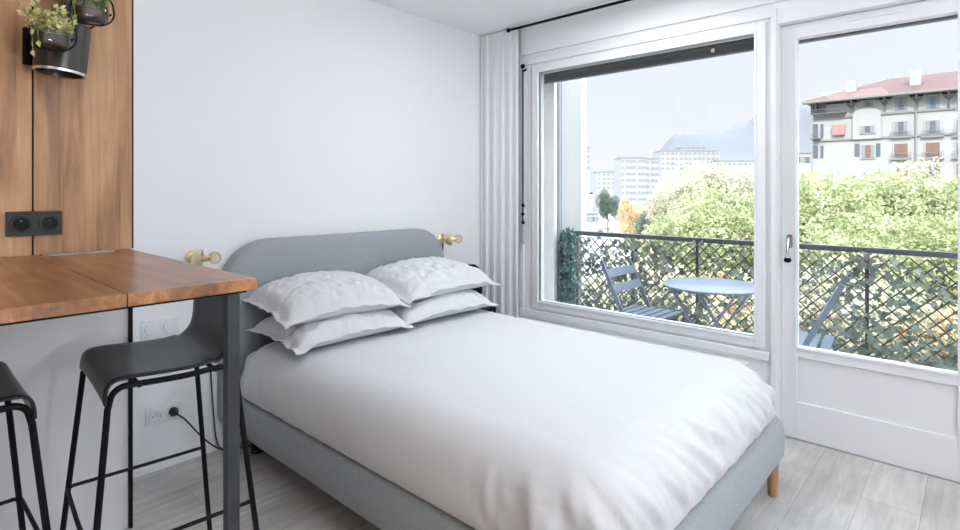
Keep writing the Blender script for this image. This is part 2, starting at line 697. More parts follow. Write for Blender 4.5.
struct('trim_1', bx(B(), -0.022, 0.0, DY1 - .3, -0.345, 2.20, CEIL - 0.005, 0.003), 'wall')     # shutter box cover
bm = B()
bx(bm, -0.012, 0.0, -1.965, -0.325, 2.128, 2.172, 0.003)
bx(bm, -0.012, 0.0, -0.362, -0.325, 0.40, 2.13, 0.003)
struct('trim_2', bm, 'trim')
struct('trim_3', bx(B(), -0.018, 0.0, -1.935, -0.325, 0.385, 0.43, 0.006), 'trim')
struct('trim_4', bx(B(), -0.06, 0.0, -1.835, -0.02, 0.32, 0.365, 0.006), 'trim')   # low ledge along the wall under the window
bm = B()
bx(bm, -0.018, 0.0, -1.965, -1.94, 0.0, 2.13, 0.003)
struct('trim_5', bm, 'trim')

# roof mass of the building above, so that the sun cannot reach the balcony
struct('wall_above', bx(B(), -6.0, TH, -9.0, 4.0, CEIL + 0.3, 7.0), 'facade')

# ---- window_1 : fixed pane in a white frame
bm = B()
a0, a1, z0, z1 = WY0, WY1, 0.42, 2.135
g0, g1, gz0, gz1 = -0.487, -1.862, 0.496, 2.062
bx(bm, 0.0, 0.06, g0, a0, z0, z1)
bx(bm, 0.0, 0.06, a1, g1, z0, z1)
bx(bm, 0.0, 0.06, g1, g0, z0, gz0)
bx(bm, 0.0, 0.06, g1, g0, gz1, z1)
w1 = struct('window_1', bm, 'trim', bevel=0.003)
bm = B()
s = 0.052
for (y0, y1, zz0, zz1) in ((g0, g0 + s, gz0 - s, gz1 + s), (g1 - s, g1, gz0 - s, gz1 + s), (g1, g0, gz0 - s, gz0), (g1, g0, gz1, gz1 + s)):
    bx(bm, -0.014, 0.02, y0, y1, zz0, zz1)
obj('sash', bm, 'trim', w1, bevel=0.003)
bm = B()
s = 0.012
for (y0, y1, zz0, zz1) in ((g0, g0 + s, gz0 - s, gz1 + s), (g1 - s, g1, gz0 - s, gz1 + s), (g1, g0, gz0 - s, gz0), (g1, g0, gz1, gz1 + s)):
    bx(bm, -0.019, -0.012, y0, y1, zz0, zz1)
obj('glazing_bead', bm, 'trim', w1, bevel=0.002)
obj('glass_pane', bx(B(), 0.024, 0.028, g1 - .02, g0 + .02, gz0 - .02, gz1 + .02), 'glass', w1)

# roller shutter, rolled up, its last slats hanging in the opening
rs = thing('roller_shutter', 'dark grey roller shutter rolled up above the wide window pane', 'shutter', (0.13, -1.15, 2.02))
bm = B()
for k in range(3):
    bx(bm, 0.115, 0.130, -1.945, -0.345, 2.022 + k * 0.036, 2.056 + k * 0.036, 0.004)
obj('slat', bm, 'shutter', rs)
obj('end_bar', bx(B(), 0.105, 0.140, -1.945, -0.345, 2.008, 2.022, 0.003), 'shutter', rs)
obj('glint_disc', lathe(B(), [(0.012, 0), (0.012, 0.02)], 14, align((0.103, -1.62, 2.035), (-1, 0, 0))), 'chrome', rs, smooth=True)  # small chrome disc added to imitate a reflected spot of light
rs2 = thing('roller_shutter', 'dark shutter edge rolled up above the glass of the balcony door', 'shutter', (0.13, -2.37, 2.0))
bm = B()
for k in range(2):
    bx(bm, 0.115, 0.130, DY1 + .01, DY0 - .01, 2.020 + k * 0.036, 2.054 + k * 0.036, 0.004)
obj('slat', bm, 'shutter', rs2)
obj('end_bar', bx(B(), 0.105, 0.140, DY1 + .01, DY0 - .01, 2.006, 2.020, 0.003), 'shutter', rs2)

# crank rod of the shutter
ck = thing('shutter_crank', 'thin grey shutter crank rod hanging left of the window frame', 'crank', (-0.035, -0.375, 0.9))
tube(bm := B(), [(-0.035, -0.374, 2.10), (-0.035, -0.376, 1.15)], 0.006, 8)
obj('rod', bm, 'steel', ck, smooth=True)
bm = B()
sphere(bm, (-0.035, -0.374, 2.118), 0.016, 12, 8)
tube(bm, [(-0.035, -0.374, 2.08), (0.0, -0.374, 2.10)], 0.007, 8)
obj('pivot', bm, 'black', ck, smooth=True)
bm = B()
sphere(bm, (-0.035, -0.376, 1.15), 0.013, 12, 8)
sphere(bm, (-0.038, -0.376, 1.09), 0.013, 12, 8)
sphere(bm, (-0.035, -0.377, 1.03), 0.013, 12, 8)
tube(bm, [(-0.035, -0.376, 1.15), (-0.038, -0.376, 1.09), (-0.035, -0.377, 1.03)], 0.006, 8)
obj('joint', bm, 'black', ck, smooth=True)
obj('grip', tube(B(), [(-0.035, -0.377, 1.02), (-0.036, -0.379, 0.88)], 0.010, 10), 'zinc', ck, smooth=True)

# ---- door_1 : glazed balcony door, panelled below
dx0, dx1 = 0.052, 0.10
hy0, hy1 = -1.972, -2.775
dg0, dg1, dgz0, dgz1 = -2.043, -2.652, 0.467, 2.016
bm = B()
bx(bm, dx0, dx1, dg0, hy0, 0.006, 2.09)
bx(bm, dx0, dx1, hy1, dg1, 0.006, 2.09)
bx(bm, dx0, dx1, dg1, dg0, dgz1, 2.09)
bx(bm, dx0, dx1, dg1, dg0, 0.415, dgz0)
bx(bm, dx0, dx1, dg1, dg0, 0.006, 0.19)
d1 = struct('door_1', bm, 'trim', bevel=0.002)
obj('door_panel', bx(B(), dx0 + 0.014, dx1 - 0.01, dg1 - .005, dg0 + .005, 0.185, 0.42), 'trim', d1)
bm = B()
s = 0.010
for (y0, y1, zz0, zz1) in ((dg0, dg0 + s, dgz0 - s, dgz1 + s), (dg1 - s, dg1, dgz0 - s, dgz1 + s), (dg1, dg0, dgz0 - s, dgz0), (dg1, dg0, dgz1, dgz1 + s)):
    bx(bm, dx0 - 0.006, dx0 + 0.004, y0, y1, zz0, zz1)
obj('glazing_bead', bm, 'trim', d1, bevel=0.002)
obj('glass_pane', bx(B(), 0.074, 0.078, dg1 - .02, dg0 + .02, dgz0 - .02, dgz1 + .02), 'glass', d1)
bm = B()
prism(bm, [(dx0 - .004, -2.012 + y, 0.995 + z) for y, z in rrect(0.026, 0.07, 0.012, 5)], (0.005, 0, 0))
hp = obj('handle_plate', bm, 'chrome', d1, smooth=True)
bm = B()
tube(bm, smooth_path([(dx0, -2.012, 1.010), (dx0 - .03, -2.012, 1.010), (dx0 - .042, -2.012, 1.0), (dx0 - .048, -2.010, 0.96), (dx0 - .046, -2.012, 0.915)], 5), 0.0075, 10)
hd = obj('door_handle', bm, 'chrome', d1, smooth=True)
bm = B()
sphere(bm, (dx0 - .046, -2.012, 0.905), 0.016, 16, 10, (0.9, 1.1, 0.85))
o = obj('grip', bm, 'black', hd, smooth=True)
bm = B()
bx(bm, -0.004, 0.06, DY0 - .006, WY1, 0.0, 2.092)
bx(bm, -0.006, 0.052, DY1, DY0, 2.092, 2.15)
bx(bm, -0.004, 0.052, DY1 - .03, DY1, 0.0, 2.135)
struct('trim_6', bm, 'trim', bevel=0.002)
struct('trim_7', bx(B(), dx0 - .006, dx0 + .006, -2.50, -2.25, 2.055, 2.062, 0.002), 'trim')
struct('trim_8', bx(B(), 0.05, TH + .02, DY1, DY0, -0.06, 0.004), 'zinc')   # door sill

# ---- curtain and rod
rod = thing('curtain_rod', 'black curtain rod under the ceiling above the window', 'curtain rod', (-0.10, -0.32, 2.365))
obj('rod', tube(B(), [(-0.10, -0.31, 2.368), (-0.10, -3.2, 2.368)], 0.0085, 12), 'black', rod, smooth=True)
sphere(bm := B(), (-0.10, -0.297, 2.368), 0.016, 16, 10)
obj('finial', bm, 'black', rod, smooth=True)
for y in (-1.45, -3.0):
    bm = B()
    tube(bm, [(-0.10, y, 2.368), (-0.10, y, CEIL)], 0.006, 8)
    lathe(bm, [(0.018, CEIL - .005), (0.018, CEIL)], 16, Matrix.Translation((-0.10, y, 0)))
    obj('bracket', bm, 'black', rod, smooth=True)


def curtain(name, y0, y1, z0, z1, folds, depth, xc):
    bm = B()
    n, mz = folds * 14, 40
    rows = []
    for j in range(mz + 1):
        t = j / mz
        z = z1 + (z0 - z1) * t
        row = []
        for i in range(n + 1):
            s = i / n
            ph = s * folds * 2 * PI
            amp = depth * (0.35 + 0.65 * min(1, t * 4)) * (0.75 + 0.5 * noise.noise(Vector((s * 6, 0, 3))))
            y = y0 + (y1 - y0) * s + 0.006 * math.sin(ph * 2 + 1) + 0.012 * t * noise.noise(Vector((s * 7, t * 2, 1)))
            x = xc + amp * math.sin(ph) + 0.008 * noise.noise(Vector((s * 10, t * 1.5, 0)))
            row.append(bm.verts.new((x, y, z)))
        rows.append(row)
    for j in range(mz):
        ring_faces(bm, rows[j], rows[j + 1], False)
    o = obj(name, bm, 'sheer', None, smooth=True, loc=(xc, (y0 + y1) / 2, z0), angle=180)
    return o


tag(curtain('curtain', -0.012, -0.365, 0.01, 2.385, 5, 0.0075, -0.068), 'sheer white curtain gathered in the corner beside the window', 'curtain')

# ============================================================ partition, wood wall, counter
PX = -2.42
PY = -0.38
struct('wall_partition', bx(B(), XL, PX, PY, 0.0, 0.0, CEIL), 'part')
tag(obj('edge_profile', bx(B(), PX - 0.008, PX + 0.004, PY - 0.014, PY + .004, 0.0, 1.01), 'black', loc=(PX, PY, 0)),
    'thin black upright metal profile under the counter at the end of the white partition', 'profile')
ZC = 1.037
tag(obj('edge_strip', bx(B(), PX + 0.0005, PX + 0.0045, PY - 0.019, PY + .004, ZC + .001, CEIL - .002), 'black', loc=(PX, PY, ZC)),
    'thin dark strip along the right edge of the wooden wall above the counter', 'edge strip')
tag(obj('wood_panel', bx(B(), -2.7055, PX, PY - 0.018, PY, ZC, CEIL, 0.001), 'panel', loc=(-2.56, PY, ZC)),
    'tall wooden wall board beside the white wall, right of the dark joint', 'wall panel')
tag(obj('wood_panel', bx(B(), -3.40, -2.7105, PY - 0.018, PY, ZC, CEIL, 0.001), 'panel', loc=(-3.0, PY, ZC)),
    'tall wooden wall board at the left edge, left of the dark joint', 'wall panel')
tag(obj('shadow_gap', bx(B(), -2.7103, -2.7057, PY - 0.006, PY, ZC, CEIL - .002), 'black', loc=(-2.708, PY, ZC)),  # black strip puts the shade of the open gap into colour
    'black upright strip standing in for the shaded gap between the two wooden wall boards', 'shadow gap')
ct = thing('counter_table', 'orange-brown wooden bar counter on a steel post against the wooden wall', 'counter', (-2.85, -0.9, 0))
YF = -1.413
obj('counter_leaf', bx(B(), -2.7045, -2.43, YF, PY - 0.019, ZC - 0.027, ZC, 0.0012), 'counter', ct)
obj('counter_top', bx(B(), -3.30, -2.7065, YF, PY - 0.019, ZC - 0.027, ZC, 0.0012), 'counter', ct)
bm = B()
bx(bm, -3.28, -2.45, YF + 0.012, YF + 0.022, ZC - 0.033, ZC - 0.027)
bx(bm, -2.47, -2.45, YF + 0.022, PY - .02, ZC - 0.033, ZC - 0.027)
bx(bm, -3.28, -3.26, YF + 0.022, PY - .02, ZC - 0.033, ZC - 0.027)
obj('under_frame', bm, 'black', ct)
for x in (-2.495, -3.27):
    obj('leg', bx(B(), x, x + 0.030, -1.398, -1.372, 0.0, ZC - 0.033, 0.002), 'steel', ct)
# cover strip let into the counter along the wall
cs = thing('cable_strip', 'narrow metal cover strip let into the counter at the wall', 'cable cover', (-2.6, -0.45, ZC))
bm = B()
prism(bm, [(-2.688, -0.43, ZC), (-2.492, -0.43, ZC), (-2.492, -0.462, ZC), (-2.675, -0.462, ZC)], (0, 0, 0.003))
obj('strip', bm, 'zinc', cs)
obj('slot', bx(B(), -2.695, -2.52, -0.427, -0.415, ZC, ZC + 0.002), 'black', cs)


# ---- sockets
def socket_plate(name, label, x0, z0, y, plate_m, kind='socket', w=0.147, h=0.081):
    t = thing(name, label, 'socket' if kind == 'socket' else 'switch', (x0 + w / 2, y, z0 + h / 2))
    bm = B()
    prism(bm, [(x0 + w / 2 + a, y, z0 + h / 2 + b) for a, b in rrect(w, h, 0.004, 3)], (0, -0.009, 0))
    obj('plate', bm, plate_m, t, smooth=True, bevel=0.0015)
    for k in (0, 1):
        cxk = x0 + w / 4 + k * w / 2
        A = align((cxk, y - 0.009, z0 + h / 2), (0, -1, 0))
        if kind == 'socket':
            rg = obj('socket_ring', lathe(B(), [(0.0285, 0), (0.0280, 0.008), (0.0225, 0.0085), (0.0205, 0.0015), (0.002, 0.001)], 28, A), plate_m, t, smooth=True)
            obj('socket_well', lathe(B(), [(0.019, 0.0012), (0.019, 0.0028), (0.001, 0.0030)], 24, A), 'black' if plate_m == 'bsock' else plate_m, rg, smooth=True)
            bm = B()
            for a in (-0.0095, 0.0095):
                lathe(bm, [(0.0028, 0.001), (0.0028, 0.0038)], 10, A @ Matrix.Translation((a, -0.002, 0)))
            obj('hole', bm, 'black', rg)
            obj('earth_pin', lathe(B(), [(0.0025, 0.001), (0.0025, 0.010), (0.0012, 0.012)], 10, A @ Matrix.Translation((0, 0.009, 0))), 'pin', rg, smooth=True)
        else:
            obj('round_button', lathe(B(), [(0.0275, 0), (0.0275, 0.006), (0.0255, 0.008), (0.001, 0.0085)], 28, A), plate_m, t, smooth=True)
    return t


socket_plate('double_socket', 'black double wall socket on the wooden wall above the counter', -2.777, 1.102, PY - 0.018, 'bsock')
socket_plate('double_socket', 'white double wall socket low on the wall with one black plug', -2.260, 0.209, 0.0, 'plastic', w=0.145)
socket_plate('double_switch', 'white double switch plate with two round buttons just under the counter', -2.277, 0.597, 0.0, 'plastic', 'switch', w=0.20 * 0.75)


# ============================================================ bar stools
def rot(p, a):
    return Vector((p[0] * math.cos(a) - p[1] * math.sin(a), p[0] * math.sin(a) + p[1] * math.cos(a), p[2]))


def make_stool(label):
    # local frame: front is +X
    t = thing('bar_stool', label, 'bar stool', (0, 0, 0), None)
    US = 0.90
    prof = [(0.196, 0.712), (0.195, 0.725), (0.188, 0.742), (0.168, 0.752), (0.13, 0.754), (0.08, 0.751), (0.02, 0.748), (-0.04, 0.747),
            (-0.09, 0.752), (-0.125, 0.766), (-0.15, 0.79), (-0.163, 0.82), (-0.170, 0.86), (-0.175, 0.90), (-0.180, 0.935), (-0.183, 0.955)]
    prof = smooth_path([(a * US, 0, b) for a, b in prof], 3)
    bm = B()
    n = 18
    rows = []
    L = len(prof)
    for i, p in enumerate(prof):
        f = i / (L - 1)
        hw = 0.205 - 0.012 * math.sin(PI * f)
        if f > 0.86:
            hw -= 0.035 * ((f - 0.86) / 0.14) ** 2.2
        row = []
        for k in range(n + 1):
            s = -1 + 2 * k / n
            dish = 0.012 * (s * s)
            x, z = p.x, p.z
            if f < 0.55:
                z += dish * 0.6 * min(1, f * 6)
                if f < 0.12:
                    z -= 0.010 * abs(s) ** 3 * (1 - f / 0.12)
            else:
                x += dish * 1.3 * (f - 0.55) / 0.45
            if f > 0.97:
                z -= 0.012 * abs(s) ** 4
            row.append(bm.verts.new((x, s * hw, z)))
        rows.append(row)
    for i in range(L - 1):
        ring_faces(bm, rows[i], rows[i + 1], False)
    o = obj('seat_shell', bm, 'seat', t, smooth=True, angle=180)
    s = o.modifiers.new('thick', 'SOLIDIFY')
    s.thickness = 0.007
    s.offset = 0
    r = 0.0080
    # side rails that carry the seat and the four legs
    for sgn in (-1, 1):
        y = 0.198 * sgn
        pts = [(0.190 * US, y, 0.690), (0.180 * US, y, 0.724), (0.160 * US, y, 0.7395), (0.13 * US, y, 0.7415), (0.0, y, 0.7365), (-0.10, y, 0.7395), (-0.138, y, 0.729), (-0.148, y, 0.690)]
        obj('seat_rail', tube(B(), smooth_path(pts, 5), r, 10), 'black', t, smooth=True)
        obj('leg', tube(B(), [(0.190 * US, y, 0.692), (0.236, 0.262 * sgn, 0.0)], r, 10), 'black', t, smooth=True)
        obj('leg', tube(B(), [(-0.148, y, 0.692), (-0.215, 0.262 * sgn, 0.0)], r, 10), 'black', t, smooth=True)
    bm = B()
    for x in (0.10, -0.09):
        tube(bm, [(x, -0.198, 0.735), (x, 0.198, 0.735)], 0.006, 8)
    obj('cross_bar', bm, 'black', t, smooth=True)
    z = 0.335
    k = (0.692 - z) / 0.692
    fx, bxx, fyy = 0.171 + 0.065 * k, -0.148 - 0.067 * k, 0.198 + 0.064 * k
    c_ = 0.012
    pts = [(bxx, -fyy, z), (0, -fyy, z), (fx - c_, -fyy - .004, z), (fx + .004, -fyy + c_, z), (fx + .006, 0, z), (fx + .004, fyy - c_, z), (fx - c_, fyy + .004, z), (0, fyy, z), (bxx, fyy, z)]
    obj('footrest', tube(B(), pts, 0.0058, 8), 'black', t, smooth=True)
    return t


st = make_stool('black bar stool tucked under the counter with its backrest next to the steel post')
st.location = (-2.472, -0.885, 0)
st.rotation_euler = (0, 0, PI - R(4.5))
st['group'] = 'bar stools at the wooden counter'
s2 = copy_tree(st)
s2.location = (-2.975, -0.835, 0)
s2.rotation_euler = (0, 0, 0)
s2['label'] = 'black bar stool cut off by the left edge below the counter'

# ============================================================ bed
BX0, BX1 = -1.950, -0.475
BY0, BY1 = -0.085, -2.122
bed = thing('bed', 'double bed upholstered in blue-grey fabric with rounded headboard', 'bed', ((BX0 + BX1) / 2, -1.1, 0))
FZ0, FZ1 = 0.130, 0.312


def rr_path(x0, x1, y0, y1, r, n=8):
    w, h = abs(x1 - x0), abs(y1 - y0)
    return [((x0 + x1) / 2 + a, (y0 + y1) / 2 + b) for a, b in rrect(w, h, r, n)]


bm = B()
prof = [(0.030, FZ0), (0.010, FZ0 + 0.006), (0.0, FZ0 + 0.025), (-0.003, (FZ0 + FZ1) / 2), (0.0, FZ1 - 0.045), (0.006, FZ1 - 0.024), (0.018, FZ1 - 0.008), (0.04, FZ1), (0.12, FZ1)]
rings = []
for d, z in prof:
    rings.append([bm.verts.new((x, y, z)) for x, y in rr_path(BX0 + d, BX1 - d, BY1 + d, BY0 - .01 - d * .3, max(0.06 - d * 0.7, 0.01), 8)])
for i in range(len(rings) - 1):
    ring_faces(bm, rings[i], rings[i + 1])
bm.faces.new(rings[0][::-1])
bm.faces.new(rings[-1])
obj('bed_base', bm, 'fabric', bed, smooth=True, angle=60)
# headboard : rounded slab, its lower corners round too
hbx0, hbx1, hbz0, hbz1 = -1.955, -0.505, 0.125, 1.008
bm = B()
w, h = hbx1 - hbx0, hbz1 - hbz0
cxh, czh = (hbx0 + hbx1) / 2, (hbz0 + hbz1) / 2


def hb_ring(inset, y):
    W2, H2 = w - 2 * inset, h - 2 * inset
    pts = []
    rt, rb = max(0.235 - inset, 0.02), max(0.05 - inset, 0.01)
    for (sx, sz, r, a0) in ((1, 1, rt, 0), (-1, 1, rt, 90), (-1, -1, rb, 180), (1, -1, rb, 270)):
        for k in range(15):
            a = R(a0 + 90 * k / 14)
            pts.append((cxh + sx * (W2 / 2 - r) + r * math.cos(a), y, czh + sz * (H2 / 2 - r) + r * math.sin(a)))
    return [bm.verts.new(p) for p in pts]


rg = [hb_ring(0.02, -0.006), hb_ring(0.004, -0.010), hb_ring(0, -0.022), hb_ring(0, -0.070), hb_ring(0.005, -0.084), hb_ring(0.018, -0.093), hb_ring(0.04, -0.096), hb_ring(0.15, -0.098)]
for i in range(len(rg) - 1):
    ring_faces(bm, rg[i], rg[i + 1])
bm.faces.new(rg[0][::-1])
bm.faces.new(rg[-1])
obj('headboard', bm, 'fabric', bed, smooth=True, angle=70)
for x, y in ((BX1 - 0.107, BY1 + 0.030), (BX0 + 0.095, BY1 + 0.030), (BX0 + 0.42, -0.25), (BX1 - 0.42, -0.25)):
    obj('leg', lathe(B(), [(0.017, 0.0), (0.018, 0.002), (0.024, FZ0 + 0.01)], 20, Matrix.Translation((x, y, 0))), 'oak', bed, smooth=True)

# mattress (hidden by the duvet) and duvet
tag(obj('mattress', bx(B(), BX0 + 0.06, BX1 - 0.06, BY1 + 0.12, -0.12, FZ1, 0.485, 0.05, 4), 'linen', loc=(-1.21, -1.1, FZ1), smooth=True),
    'thick white mattress on the bed base, wrapped by the smooth white cover', 'mattress')


def fbm(x, y, z, o=4):
    return noise.fractal(Vector((x, y, z)), 0.9, 2.1, o)


def duvet():
    bm = B()
    # outline at the hem, walked by arc length; hem of the foot side runs slightly askew
    x0, x1, y1, y0 = BX0 + 0.010, BX1 - 0.002, BY1 + 0.028, -0.105
    NP = 560
    r = 0.18
    w, h = x1 - x0, y0 - y1
    base = rr_path(x0, x1, y1, y0, r, 24)
    # resample evenly
    seg = [(Vector((*base[i], 0)), Vector((*base[(i + 1) % len(base)], 0))) for i in range(len(base))]
    tot = sum((b - a).length for a, b in seg)
    pts = []
    k, acc = 0, 0.0
    for i in range(NP):
        target = tot * i / NP
        while acc + (seg[k][1] - seg[k][0]).length < target:
            acc += (seg[k][1] - seg[k][0]).length
            k += 1
        a, b = seg[k]
        f = (target - acc) / max((b - a).length, 1e-9)
        pts.append(a.lerp(b, f))
    cx, cy = (x0 + x1) / 2, (y0 + y1) / 2
    ctr = Vector((cx, cy, 0))
    nrm = []
    for i in range(NP):
        t = (pts[(i + 1) % NP] - pts[i - 1]).normalized()
        nrm.append(Vector((t.y, -t.x, 0)))
    prof = [(0.0, 0.314), (-0.006, 0.326), (-0.010, 0.350), (-0.008, 0.38), (0.000, 0.41), (0.012, 0.440), (0.030, 0.468), (0.055, 0.494), (0.085, 0.514), (0.12, 0.529), (0.155, 0.537)]
    P = smooth_path([(a, 0, b) for a, b in prof], 4)
    rings = []
    ny = h / 2
    for j, q in enumerate(P):
        d, z = q.x, q.z
        u = j / (len(P) - 1)
        row = []
        for i in range(NP):
            p = pts[i]
            n = nrm[i]
            foot = max(0.0, min(1.0, (-p.y - 1.55) / 0.45))     # 1 at the foot end
            ff = max(0.0, min(1.0, (-p.y - 1.95) / 0.10))
            # the hem is set back on the foot rim, more so towards the near corner
            sb = 0.0 * (0.02 + 0.20 * max(0, min(1, (x1 - 0.15 - p.x) / 1.2)))
            s_len = tot * i / NP
            # folds pulled down over the foot side
            fold = foot * (0.5 - 0.5 * math.cos(min(1, u * 2.2 + .12) * PI) if u < 0.4 else max(0, 1 - (u - 0.4) / 0.6))
            wob = noise.noise(Vector((s_len * 13 + u * 2.2, u * 2.0, 2))) + 0.5 * noise.noise(Vector((s_len * 31 + u * 3, u * 2.5, 7)))
            rid = 1 - abs(noise.noise(Vector((s_len * 15 + u * 4, u * 1.2, 5)))) * 2.4
            amp = (0.0045 + 0.030 * fold) * min(1, (1 - u) * 2.5)
            dd = d + sb * (1 - 0.35 * u) - amp * (wob * 0.8 + 0.55 * rid * fold)
            side = max(0.0, 1 - abs(p.y + 0.55) / 0.55) * (1 - u) * (1 if p.x < cx else 0)
            dd -= 0.007 * side * noise.noise(Vector((s_len * 17, u * 3, 9)))
            zz = z + (1 - u) * 0.008 * noise.noise(Vector((s_len * 5, u * 3, 0))) * (u > 0.15)
            if foot > 0 and u > 0.4:
                zz += 0.016 * foot * fold * rid * (1 - u)
            v = p - n * dd
            row.append((v.x, v.y, max(zz, 0.313)))
        rings.append(row)
    # top: continue inwards with scaled outlines
    last = rings[-1]
    PH0 = math.atan2((last[0][1] - cy) / (h / 2), (last[0][0] - cx) / (w / 2))
    for s in [0.965, 0.93, 0.86, 0.79, 0.72, 0.65, 0.58, 0.5, 0.42, 0.34, 0.26, 0.18, 0.1, 0.04]:
        row = []
        for i, (x, y, z) in enumerate(last):
            xx, yy = cx + (x - cx) * s, cy + (y - cy) * s
            ph = 2 * PI * i / NP + PH0
            wgt = (1 - s) ** 0.7
            xx = xx * (1 - wgt) + (cx + w / 2 * s * math.cos(ph)) * wgt
            yy = yy * (1 - wgt) + (cy + h / 2 * s * math.sin(ph)) * wgt
            row.append((xx, yy, 0.541 + (z - 0.541) * max(0, (s - 0.8) / 0.2) ** 2))
        rings.append(row)
    vr = []
    for row in rings:
        vr.append([bm.verts.new((x, y, z if z < 0.46 else z + 0.004 * fbm(x * 2.2, y * 2.2, 0.3) + 0.0016 * fbm(x * 9 + y * 4, y * 7, 4))) for x, y, z in row])
    for i in range(len(vr) - 1):
        ring_faces(bm, vr[i], vr[i + 1])
    cv = bm.verts.new((cx, cy, 0.541))
    for i in range(NP):
        bm.faces.new((vr[-1][i], vr[-1][(i + 1) % NP], cv))
    o = obj('duvet', bm, 'linen', None, smooth=True, loc=(cx, cy, 0.35), angle=180)
    return o


tag(duvet(), 'white duvet tucked smoothly over the whole bed with folds at the foot', 'duvet')


def pillow(label, c, L, Wd, T, rz, tilt=(0, 0), seed=0, bend=0.0, sag=0.0):
    bm = B()
    nx, ny = 72, 52
    top, bot = [], []
    fl = 0.915
    for i in range(nx + 1):
        rt, rb = [], []
        for j in range(ny + 1):
            s, t = -1 + 2 * i / nx, -1 + 2 * j / ny
            # outline: edges pulled in between the pointed corners
            ox = s * L / 2 * (1 - 0.03 * (1 - t * t) ** 1 * abs(s) ** 3)
            oy = t * Wd / 2 * (1 - 0.05 * (1 - s * s) ** 1 * abs(t) ** 3)
            si, ti = min(1, abs(s) / fl), min(1, abs(t) / (fl - .015))
            hgt = (max(0, 1 - si ** 3.0) * max(0, 1 - ti ** 2.8)) ** 0.45
            # wrinkles running in from the borders
            ang = math.atan2(t, s)
            w1 = 1 - abs(noise.noise(Vector((s * 2.6 + seed, t * 3.4 + s * 1.4, seed)))) * 3
            w2 = 1 - abs(noise.noise(Vector((s * 6 + t * 2.5, t * 5 - s * 3, seed + 5)))) * 3
            w3 = noise.noise(Vector((s * 11, t * 9, seed + 9)))
            rim = min(1, hgt * 2.2)
            wr = rim * (0.0075 * w1 + 0.0065 * w2 + 0.0035 * w3)
            edge = (1 - min(1, hgt * 3)) * 0.016 * noise.noise(Vector((s * 4, t * 4, seed + 3)))
            zt = T * 0.56 * hgt + wr + edge + 0.0018
            zb = -T * 0.44 * hgt + edge * 1.0 - 0.0018
            dz = -bend * (s * s) - sag * (abs(s) ** 3) * (abs(t) ** 2)
            lump = 0.008 * noise.noise(Vector((s * 1.3, t * 1.3, seed + 1))) * hgt
            for (lst, z) in ((rt, zt + lump), (rb, zb)):
                z += dz + tilt[0] * ox + tilt[1] * oy
                v = rot((ox, oy, 0), rz)
                lst.append(bm.verts.new((c[0] + v.x, c[1] + v.y, c[2] + z)))
        top.append(rt)
        bot.append(rb)
    for i in range(nx):
        for j in range(ny):
            bm.faces.new((top[i][j], top[i + 1][j], top[i + 1][j + 1], top[i][j + 1]))
            bm.faces.new((bot[i][j], bot[i][j + 1], bot[i + 1][j + 1], bot[i + 1][j]))
    for i in range(nx):
        bm.faces.new((top[i][0], bot[i][0], bot[i + 1][0], top[i + 1][0]))
        bm.faces.new((top[i][ny], top[i + 1][ny], bot[i + 1][ny], bot[i][ny]))
    for j in range(ny):
        bm.faces.new((top[0][j], top[0][j + 1], bot[0][j + 1], bot[0][j]))
        bm.faces.new((top[nx][j], bot[nx][j], bot[nx][j + 1], top[nx][j + 1]))
    o = obj('pillow', bm, 'linen', None, smooth=True, loc=c, angle=180)
    return tag(o, label, 'pillow', 'white pillows stacked against the headboard')


PIL = [
    ('white pillow at the bottom of the left stack nearest the counter', (-1.555, -0.37, 0.605), 0.64, 0.49, 0.135, R(-1), (0.0, 0.03), 3, 0.012, 0.02),
    ('plump white pillow on top of the left stack nearest the counter', (-1.56, -0.335, 0.732), 0.66, 0.49, 0.160, R(-3), (0.0, 0.10), 11, 0.016, 0.025),
    ('white pillow at the bottom of the right stack nearest the window', (-0.935, -0.37, 0.61), 0.72, 0.49, 0.135, R(-1), (0.0, 0.03), 23, 0.012, 0.02),
    ('plump white pillow on top of the right stack nearest the window', (-0.885, -0.335, 0.742), 0.75, 0.49, 0.155, R(2), (0.0, 0.10), 31, 0.016, 0.025),
]
for a in PIL:
    pillow(*a)


